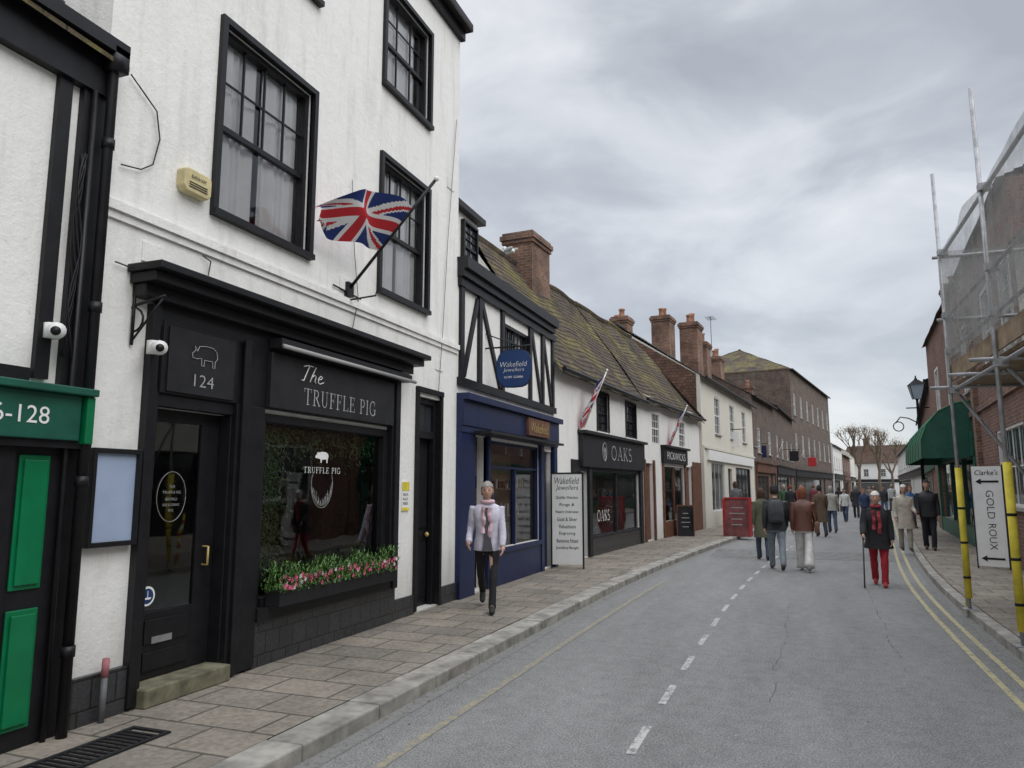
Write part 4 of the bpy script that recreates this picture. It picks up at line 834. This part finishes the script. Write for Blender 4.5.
def person(label,pos,heading,h=1.72,legs=((18,5),(-18,15)),arms=((-15,15,8),(15,20,8)),top=None,tr=None,shoe=None,hair=None,hem=.84,flare=1.0,lean=2,fine=True,long=False,scarf=None,coatw=1.0,group=None,bag=None,stick=False,openf=None,slim=1.0,hipw=1.0):
    sc=h/1.75; th,sh=.44,.41; lg=[]
    for i,(a,k) in enumerate(legs):
        sx=-1 if i==0 else 1; a,k=R(a),R(k); kn=Vector((sx*.005,math.sin(a)*th,-math.cos(a)*th)); an=kn+Vector((sx*-.012,math.sin(a-k)*sh,-math.cos(a-k)*sh)); lg.append((kn,an,a-k))
    low=min(l[1].z for l in lg); hz=.085-low
    ln=R(lean)
    def tp(x,y,z):
        dz=z-.93; return Vector((x,y*math.cos(ln)+dz*math.sin(ln),hz+dz*math.cos(ln)-y*math.sin(ln)))
    V=[];E=[];RR=[];roots=set()
    def node(p,r,par=None):
        V.append(tuple(p)); RR.append(r)
        if par is not None: E.append((par,len(V)-1))
        else: roots.add(len(V)-1)
        return len(V)-1
    pel=node(tp(0,0,.95),.11); wa=node(tp(0,.005,1.1),.10,pel); ch=node(tp(0,.0,1.28),.12,wa); nb=node(tp(0,-.01,1.44),.07,ch); nk=node(tp(0,.0,1.50),.052,nb); hb=node(tp(0,.015,1.575),.055,nk)
    A=[];Lg=[]; hands=[]
    for i,(a,e,ab) in enumerate(arms):
        sx=-1 if i==0 else 1; a,e,ab=R(a),R(e),R(ab)
        s_=tp(sx*.175,-.01,1.405); el=s_+Vector((sx*math.sin(ab),math.sin(a)*math.cos(ab),-math.cos(a)*math.cos(ab)))*.285
        d=Vector((sx*math.sin(ab)*.3,math.sin(a+e),-math.cos(a+e))).normalized(); wr=el+d*.245; pm=wr+d*.075
        i0=node(s_,.055,ch); i1=node(el,.04,i0); i2=node(wr,.027,i1); i3=node(pm,.033,i2); A.append((s_,el,wr)); hands.append(pm+d*.04)
        if fine:
            side=Vector((1,0,0))*-sx; ax=d.cross(side).normalized(); 
            if ax.y<0: ax=-ax
            inn=d.cross(ax).normalized(); 
            if inn.x*sx>0: inn=-inn
            for k,(o_,l) in enumerate(((.027,.07),(.009,.08),(-.009,.075),(-.026,.058))):
                p=pm+ax*o_-d*.01; f0=node(p,.0095); f1=node(p+d*l*.45+inn*.008,.009,f0); f2=node(p+d*l*.8+inn*.026,.008,f1); f3=node(p+d*l+inn*.045,.0065,f2)
            p=wr+d*.03+ax*.02; f0=node(p,.012); f1=node(p+d*.035+ax*.026+inn*.01,.010,f0); f2=node(p+d*.065+ax*.034+inn*.02,.008,f1)
    for i,(kn,an,fa_) in enumerate(lg):
        sx=-1 if i==0 else 1; hp=Vector((sx*.088,0,hz-.02)); K=hp+kn; An=hp+an; K.z+=.02;An.z+=.02
        i0=node(hp,.085,pel); i1=node(K,.055,i0); i2=node(An,.035,i1)
        pt=min(0,-(An.z-.085)*2.5) if fa_<0 else 0
        ft=An+Vector((0,.13*math.cos(pt*3),-.045+.13*math.sin(pt*3)*.8)); node(ft,.028,i2); Lg.append((hp,K,An,ft))
    vs,fs=skin_geo(V,E,RR,roots); b=MB(); b.add(vs,fs,0)
    hc=tp(0,.03,1.64)
    def hfn(d,p):
        p=p.copy()
        if d.z<0: p.x*=1-.32*(-d.z)**1.4; p.y*=(1-.12*(-d.z)) if d.y>0 else (1-.35*(-d.z))
        if d.y>.5 and -.1<d.z<.35: p.y-=.004
        return p
    b.ell(hc,(.078,.097,.12),20,16,0,hfn)
    b.ell(hc+Vector((0,.099,-.012)),(.012,.018,.022),8,6,0); b.ell(hc+Vector((0,.089,.01)),(.008,.014,.02),8,6,0)
    for sx in (-1,1):
        b.ell(hc+Vector((sx*.03,.086,.008)),(.012,.007,.006),8,5,1); b.ell(hc+Vector((sx*.03,.085,.03)),(.018,.006,.003),8,4,1); b.ell(hc+Vector((sx*.078,-.002,-.008)),(.009,.018,.028),8,6,0)
    b.ell(hc+Vector((0,.087,-.05)),(.022,.006,.006),8,5,2)
    body=b.build('person',[SK,DK,LIP],None,True); body.location=pos; body.rotation_euler=(0,0,heading); body.scale=(sc,)*3; tag(body,label,'person',group)
    hb_=MB()
    if long:
        def hf(d,p):
            p=p.copy()
            if d.z<0 and d.y<.4: p.z*=1.75; p.y*=.95
            p+=d*.012*noise.noise(d*6); return p
        hb_.ell(hc+Vector((0,-.006,.006)),(.09,.108,.13),24,16,0,hf,lambda d: not (d.y>.35 and d.z<.48))
    else:
        def hf(d,p): return p+d*.014*noise.noise(d*7)
        hb_.ell(hc+Vector((0,-.008,.01)),(.088,.107,.128),24,16,0,hf,lambda d: not (d.y>.15 and d.z<.42) and d.z>-.5)
    hb_.build('hair',hair or HD,body,True)
    def fold(p,s=1.0): return p+Vector((noise.noise(Vector((p.x*9,p.y*9,p.z*5))),noise.noise(Vector((p.x*9+7,p.y*9,p.z*5))),0))*.02*s
    def ring(z,rx,ry,cy=0,n=24,pw=.85):
        out=[]
        for k in range(n):
            t=2*math.pi*k/n; c,s_=math.cos(t),math.sin(t)
            x=rx*math.copysign(abs(c)**pw,c); y=ry*math.copysign(abs(s_)**pw,s_)+cy
            out.append(fold(tp(x,y,z)))
        return out
    tb_=MB(); tb_.loft([ring(.80,.14,.11),ring(.88,.16,.125),ring(.98,.155,.12),ring(1.06,.14,.11)],True)
    for (hp,K,An,ft) in Lg:
        pts,rs=crv([hp+Vector((0,0,.03)),hp.lerp(K,.45),K,K.lerp(An,.4),An+Vector((0,0,-.025))],[.098*slim,.086*slim,.066*flare*slim,.066*flare*slim,.056*flare*flare*slim])
        i0=len(tb_.v); tb_.tube(pts,rs,14); 
        for q in range(i0,len(tb_.v)): tb_.v[q]=tuple(fold(Vector(tb_.v[q]),.9))
    tb_.build('trousers',tr,body,True)
    for (hp,K,An,ft) in Lg:
        s_=MB(); bx=An+Vector((0,-.055,-.03)); tx=ft+Vector((0,.06,-.005))
        pts,rs=crv([bx,An+Vector((0,.0,-.02)),An.lerp(ft,.5)+Vector((0,0,-.005)),ft,tx],[.032,.042,.042,.04,.022])
        s_.tube(pts,rs,12); s_.build('shoe',shoe or DK,body,True)
    jb=MB(); w=coatw; rg=[]
    if hem<.8:
        m_=(hem+.84)/2; rg+= [ring(hem,.215*w*hipw,.175*w*hipw),ring(m_,.2*w*hipw,.16*w*hipw)]
    rg+=[ring(max(hem,.84),.185*w*hipw,.148*w*hipw),ring(.95,.18*w*hipw,.14*w),ring(1.08,.158*w,.125*w),ring(1.2,.172*w,.132*w),ring(1.32,.195*w,.138*w),ring(1.395,.205,.118,-.005),ring(1.44,.155,.09,-.01),ring(1.475,.085,.07,-.01),ring(1.50,.062,.062,.0)]
    jb.loft(rg,False)
    for (s_,el,wr) in A:
        pts,rs=crv([s_+Vector((0,0,.015)),s_.lerp(el,.5),el,el.lerp(wr,.55),wr+(wr-el)*.04],[.066*w,.06*w,.052*w,.046*w,.038*w]); i0=len(jb.v); jb.tube(pts,rs,12)
        for q in range(i0,len(jb.v)): jb.v[q]=tuple(fold(Vector(jb.v[q]),.8))
    jb.build('jacket',top,body,True)
    if scarf:
        sb=MB(); sb.tube([tp(.075*math.cos(t*math.pi/8),.075*math.sin(t*math.pi/8),1.495) for t in range(17)],.03,8)
        for (xa,xb,z0_,z1_) in ((-.075,-.015,1.0,1.42),(.02,.075,1.08,1.44)):
            pr=None
            for k in range(9):
                z=z1_+(z0_-z1_)*k/8; yy=.152*w+.012*math.sin(k*1.7+xa*30); dx=.008*math.sin(k*1.1)
                c=(tp(xa+dx,yy,z),tp((xa+xb)/2+dx,yy+.014,z),tp(xb+dx,yy,z))
                if pr: sb.quad(pr[0],pr[1],c[1],c[0]); sb.quad(pr[1],pr[2],c[2],c[1])
                pr=c
        sb.build('scarf',scarf,body,True)
    if openf:
        ob=MB(); pr=None
        for z,hw,yy in ((1.42,.04,.135),(1.36,.055,.148),(1.25,.05,.152),(1.1,.05,.148),(.97,.06,.16),(.84,.085,.168)):
            c=(tp(-hw,yy*w,z),tp(hw*.8,yy*w,z)); 
            if pr: ob.quad(pr[0],pr[1],c[1],c[0])
            pr=c
        ob.build('shirt',openf,body,True)
    rot=Matrix.Rotation(heading,4,'Z')
    def world(p): return Vector(pos)+rot@(Vector(p)*sc)
    if bag=='backpack':
        t=thing('backpack','grey backpack worn by the person in dark jacket walking away','backpack',world(tp(0,-.2,1.22)),heading); o=MB(); o.loft([[ (x*a,y*c-.0,z) for x,y in ((-.14,-.09),(.14,-.09),(.15,.06),(-.15,.06))] for z,a,c in ((-.22,.9,.8),(-.18,1,1),(.1,1,1),(.2,.8,.7),(.24,.45,.4))]); o.build('sack',cm('backpack_grey',(.06,.065,.07)),t,True,bevel=.02); MB().loft([[(x*a,y,z) for x,y in ((-.1,-.13),(.1,-.13),(.1,-.07),(-.1,-.07))] for z,a in ((-.17,1),(-.03,1))]).build('pocket',cm('backpack_pocket',(.04,.045,.05)),t)
    if bag=='shoulder':
        p=tp(.26,-.02,.93); t=thing('shoulder_bag','tan shoulder bag carried by the person in brown leather jacket','bag',world(p),heading); MB().loft([[ (x*a,y*a,z) for x,y in ((-.045,-.14),(.045,-.14),(.045,.14),(-.045,.14))] for z,a in ((-.12,.9),(-.08,1),(.08,.9),(.11,.7))]).build('pouch',cm('tan_bag',(.16,.09,.05)),t,True,bevel=.015); q=tp(.15,0,1.47)-p; MB().tube([(0,.1,.08),q,(0,-.1,.08)],.009,6).build('strap',cm('tan_strap',(.12,.07,.04)),t)
    if stick:
        hp_=world(hands[stick-1]); base=world((hands[stick-1].x+.02,hands[stick-1].y+.1,0)); base.z=pos[2]
        t=thing('walking_stick','thin walking stick in the hand of the red trousered walker','walking stick',base); d=hp_-base
        MB().tube([(0,0,0),d],.012,8).build('shaft',DK,t,True); MB().tube([d+Vector((0,-.05,.01)),d+Vector((0,.05,.01))],.014,8).build('handle',DK,t,True)
    return body
PP=math.pi
def gp(px,py,z=0): p=ground(px,py,z); return (p.x,p.y,z)
person('person in pale lilac jacket and black trousers walking beside the jewellers',gp(487,610,.1),PP+.35,1.69,((20,2),(-22,26)),((12,14,7),(-14,58,12)),cm('lilac_jacket',(.58,.56,.65)),cm('black_trousers',(.012,.012,.014)),cm('black_shoe',(.02,.02,.02)),HG,hem=.80,scarf=cm('pink_scarf',(.62,.42,.47)),openf=cm('dark_shirt',(.08,.075,.09)),slim=.86,hipw=.95)
person('person in dark jacket and grey blue trousers walking away in road',gp(778,570),.1,1.76,((20,3),(-18,18)),((-16,18,8),(14,20,8)),cm('dark_jacket',(.03,.033,.035)),cm('grey_blue_trousers',(.2,.23,.26)),cm('shoe_brown',(.08,.06,.05)),HD,bag='backpack',coatw=1.12)
person('person in brown leather jacket and wide white trousers walking away',gp(806,571),-.05,1.7,((14,2),(-16,14)),((-12,18,8),(14,18,10)),cm('brown_leather',(.12,.045,.03),.5),cm('white_trousers',(.62,.6,.57)),cm('pale_shoe',(.5,.48,.45)),HA,long=True,flare=1.35,bag='shoulder',coatw=1.1)
person('person in olive green coat walking away left of the couple',gp(764,560),.2,1.66,((10,3),(-10,10)),((-8,12,6),(8,12,6)),cm('olive_coat',(.1,.1,.06)),cm('jeans',(.06,.08,.12)),None,HB,hem=.55,long=True)
person('person in black coat and red trousers walking towards camera with stick',gp(881,586),PP-.1,1.62,((14,4),(-12,16)),((2,10,10),(18,30,10)),cm('black_coat',(.02,.02,.023)),cm('red_trousers',(.33,.015,.025)),cm('red_shoe',(.3,.03,.03)),HW,hem=.72,scarf=cm('red_scarf',(.35,.05,.06)),coatw=1.2,stick=2,lean=6)
person('person in cream coat on the right pavement',gp(907,551,.1),PP+.1,1.64,((8,3),(-8,8)),((10,60,5),(-4,20,8)),cm('cream_coat',(.5,.46,.38)),cm('beige_trousers',(.35,.32,.27)),None,HW,hem=.6,coatw=1.1)
person('person in black puffer jacket and trousers right of cream coat',gp(931,550,.1),PP-.1,1.76,((8,3),(-8,10)),((0,15,8),(4,15,8)),cm('puffer',(.015,.016,.02),.6),cm('black_jeans',(.02,.022,.03)),None,HD,coatw=1.2)
far=[(737,527,.1,'person in grey coat standing outside the cream shop',(.12,.12,.13),(.05,.06,.09),0,.8),(822,537,0,'person in long brown coat far up the road',(.12,.08,.05),(.04,.04,.05),0,.5),
(833,533,0,'person in pale jacket walking away up the road',(.4,.38,.34),(.06,.08,.13),0,.84),(792,523,.1,'person in black coat near the narrow brick shop',(.02,.02,.025),(.02,.02,.03),0,.6),(802,520,.1,'person in red top by the distant brick shop',(.3,.04,.04),(.05,.06,.1),PP,.84),
(846,522,0,'person in white top in the far crowd',(.6,.6,.58),(.05,.07,.12),PP,.84),(857,518,0,'person in dark coat in the middle of the far road',(.03,.03,.035),(.03,.03,.04),0,.6),(866,524,0,'person in navy jacket in the far road',(.03,.05,.12),(.05,.05,.06),PP,.84),
(875,514,0,'person in tan coat at the far right of road',(.3,.2,.12),(.04,.04,.05),PP,.6),(885,516,0,'person in blue jeans near far right kerb',(.05,.05,.06),(.08,.13,.25),PP,.84),(893,511,.1,'person in white shirt on far right pavement',(.6,.6,.6),(.1,.1,.12),PP,.84),
(912,528,.1,'person in bright blue jacket beyond the cream coat',(.05,.15,.35),(.03,.03,.04),PP,.8),(840,512,0,'tiny person in black far along the left kerb',(.02,.02,.02),(.03,.03,.03),0,.8),(870,508,0,'tiny person in grey far at the road end',(.2,.2,.2),(.05,.05,.05),PP,.8),
(785,519,.1,'person in green jacket by the distant shopfronts',(.05,.1,.05),(.05,.06,.08),PP,.84),(815,517,.1,'person in maroon coat by the tall brick block',(.15,.03,.04),(.03,.03,.03),0,.6)]
rnd=random.Random(2)
for i,(px,py,z,lab,c1,c2,hd,hem) in enumerate(far):
    person(lab,gp(px,py,z),hd+rnd.uniform(-.3,.3),rnd.uniform(1.6,1.8),((rnd.uniform(4,18),4),(rnd.uniform(-18,-4),12)),((-8,15,8),(10,15,8)),cm('coat%d'%i,c1),cm('leg%d'%i,c2),None,[HB,HD,HG,HA][i%4],hem=hem,fine=False,long=i%2==0)
# ---------------------------------------------------------------- world, light, camera
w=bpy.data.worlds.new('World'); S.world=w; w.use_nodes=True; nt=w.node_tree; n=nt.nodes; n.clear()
out=n.new('ShaderNodeOutputWorld'); sky=n.new('ShaderNodeTexSky'); sky.sky_type='NISHITA'; sky.sun_disc=False; sky.sun_elevation=R(48); sky.sun_rotation=R(120)
b1=n.new('ShaderNodeBackground'); b1.inputs[1].default_value=.025; L(nt,sky.outputs[0],b1.inputs[0])
tc=n.new('ShaderNodeTexCoord'); mp=n.new('ShaderNodeMapping'); mp.inputs['Scale'].default_value=(1,1,2.2); mp.inputs['Location'].default_value=(.3,.1,.5); L(nt,tc.outputs['Generated'],mp.inputs[0])
ns=n.new('ShaderNodeTexNoise'); ns.inputs['Scale'].default_value=3.6; ns.inputs['Detail'].default_value=7; ns.inputs['Roughness'].default_value=.52; ns.inputs['Distortion'].default_value=.35; L(nt,mp.outputs[0],ns.inputs['Vector'])
cl=ramp(nt,ns.outputs['Fac'],[(.3,(.40,.42,.455)),(.45,(.50,.52,.555)),(.55,(.62,.64,.67)),(.7,(.76,.77,.79))])
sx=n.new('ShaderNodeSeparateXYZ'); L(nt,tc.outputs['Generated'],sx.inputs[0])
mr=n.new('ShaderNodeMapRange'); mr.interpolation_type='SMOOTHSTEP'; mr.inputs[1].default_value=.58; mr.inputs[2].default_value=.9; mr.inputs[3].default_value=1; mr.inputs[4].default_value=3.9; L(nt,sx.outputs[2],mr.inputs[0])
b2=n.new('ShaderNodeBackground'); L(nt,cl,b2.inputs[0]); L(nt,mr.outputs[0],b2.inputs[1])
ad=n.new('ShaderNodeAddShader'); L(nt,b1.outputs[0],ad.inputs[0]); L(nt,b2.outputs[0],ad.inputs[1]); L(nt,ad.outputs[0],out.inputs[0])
sl=bpy.data.lights.new('sun','SUN'); sl.energy=1.5; sl.angle=R(50); sl.color=(1,.98,.95); so=bpy.data.objects.new('sun',sl); COL.objects.link(so)
so.rotation_euler=Vector((1.2,-.45,1.05)).to_track_quat('Z','Y').to_euler()
cam=bpy.data.cameras.new('camera'); cam.lens=26; cam.sensor_width=36; cam.clip_end=3000; co=bpy.data.objects.new('camera',cam); COL.objects.link(co)
co.location=CAM; co.rotation_euler=(R(90)+PITCH,0,YAW); S.camera=co
S.view_settings.view_transform='Standard'; S.view_settings.look='None'; S.view_settings.exposure=0
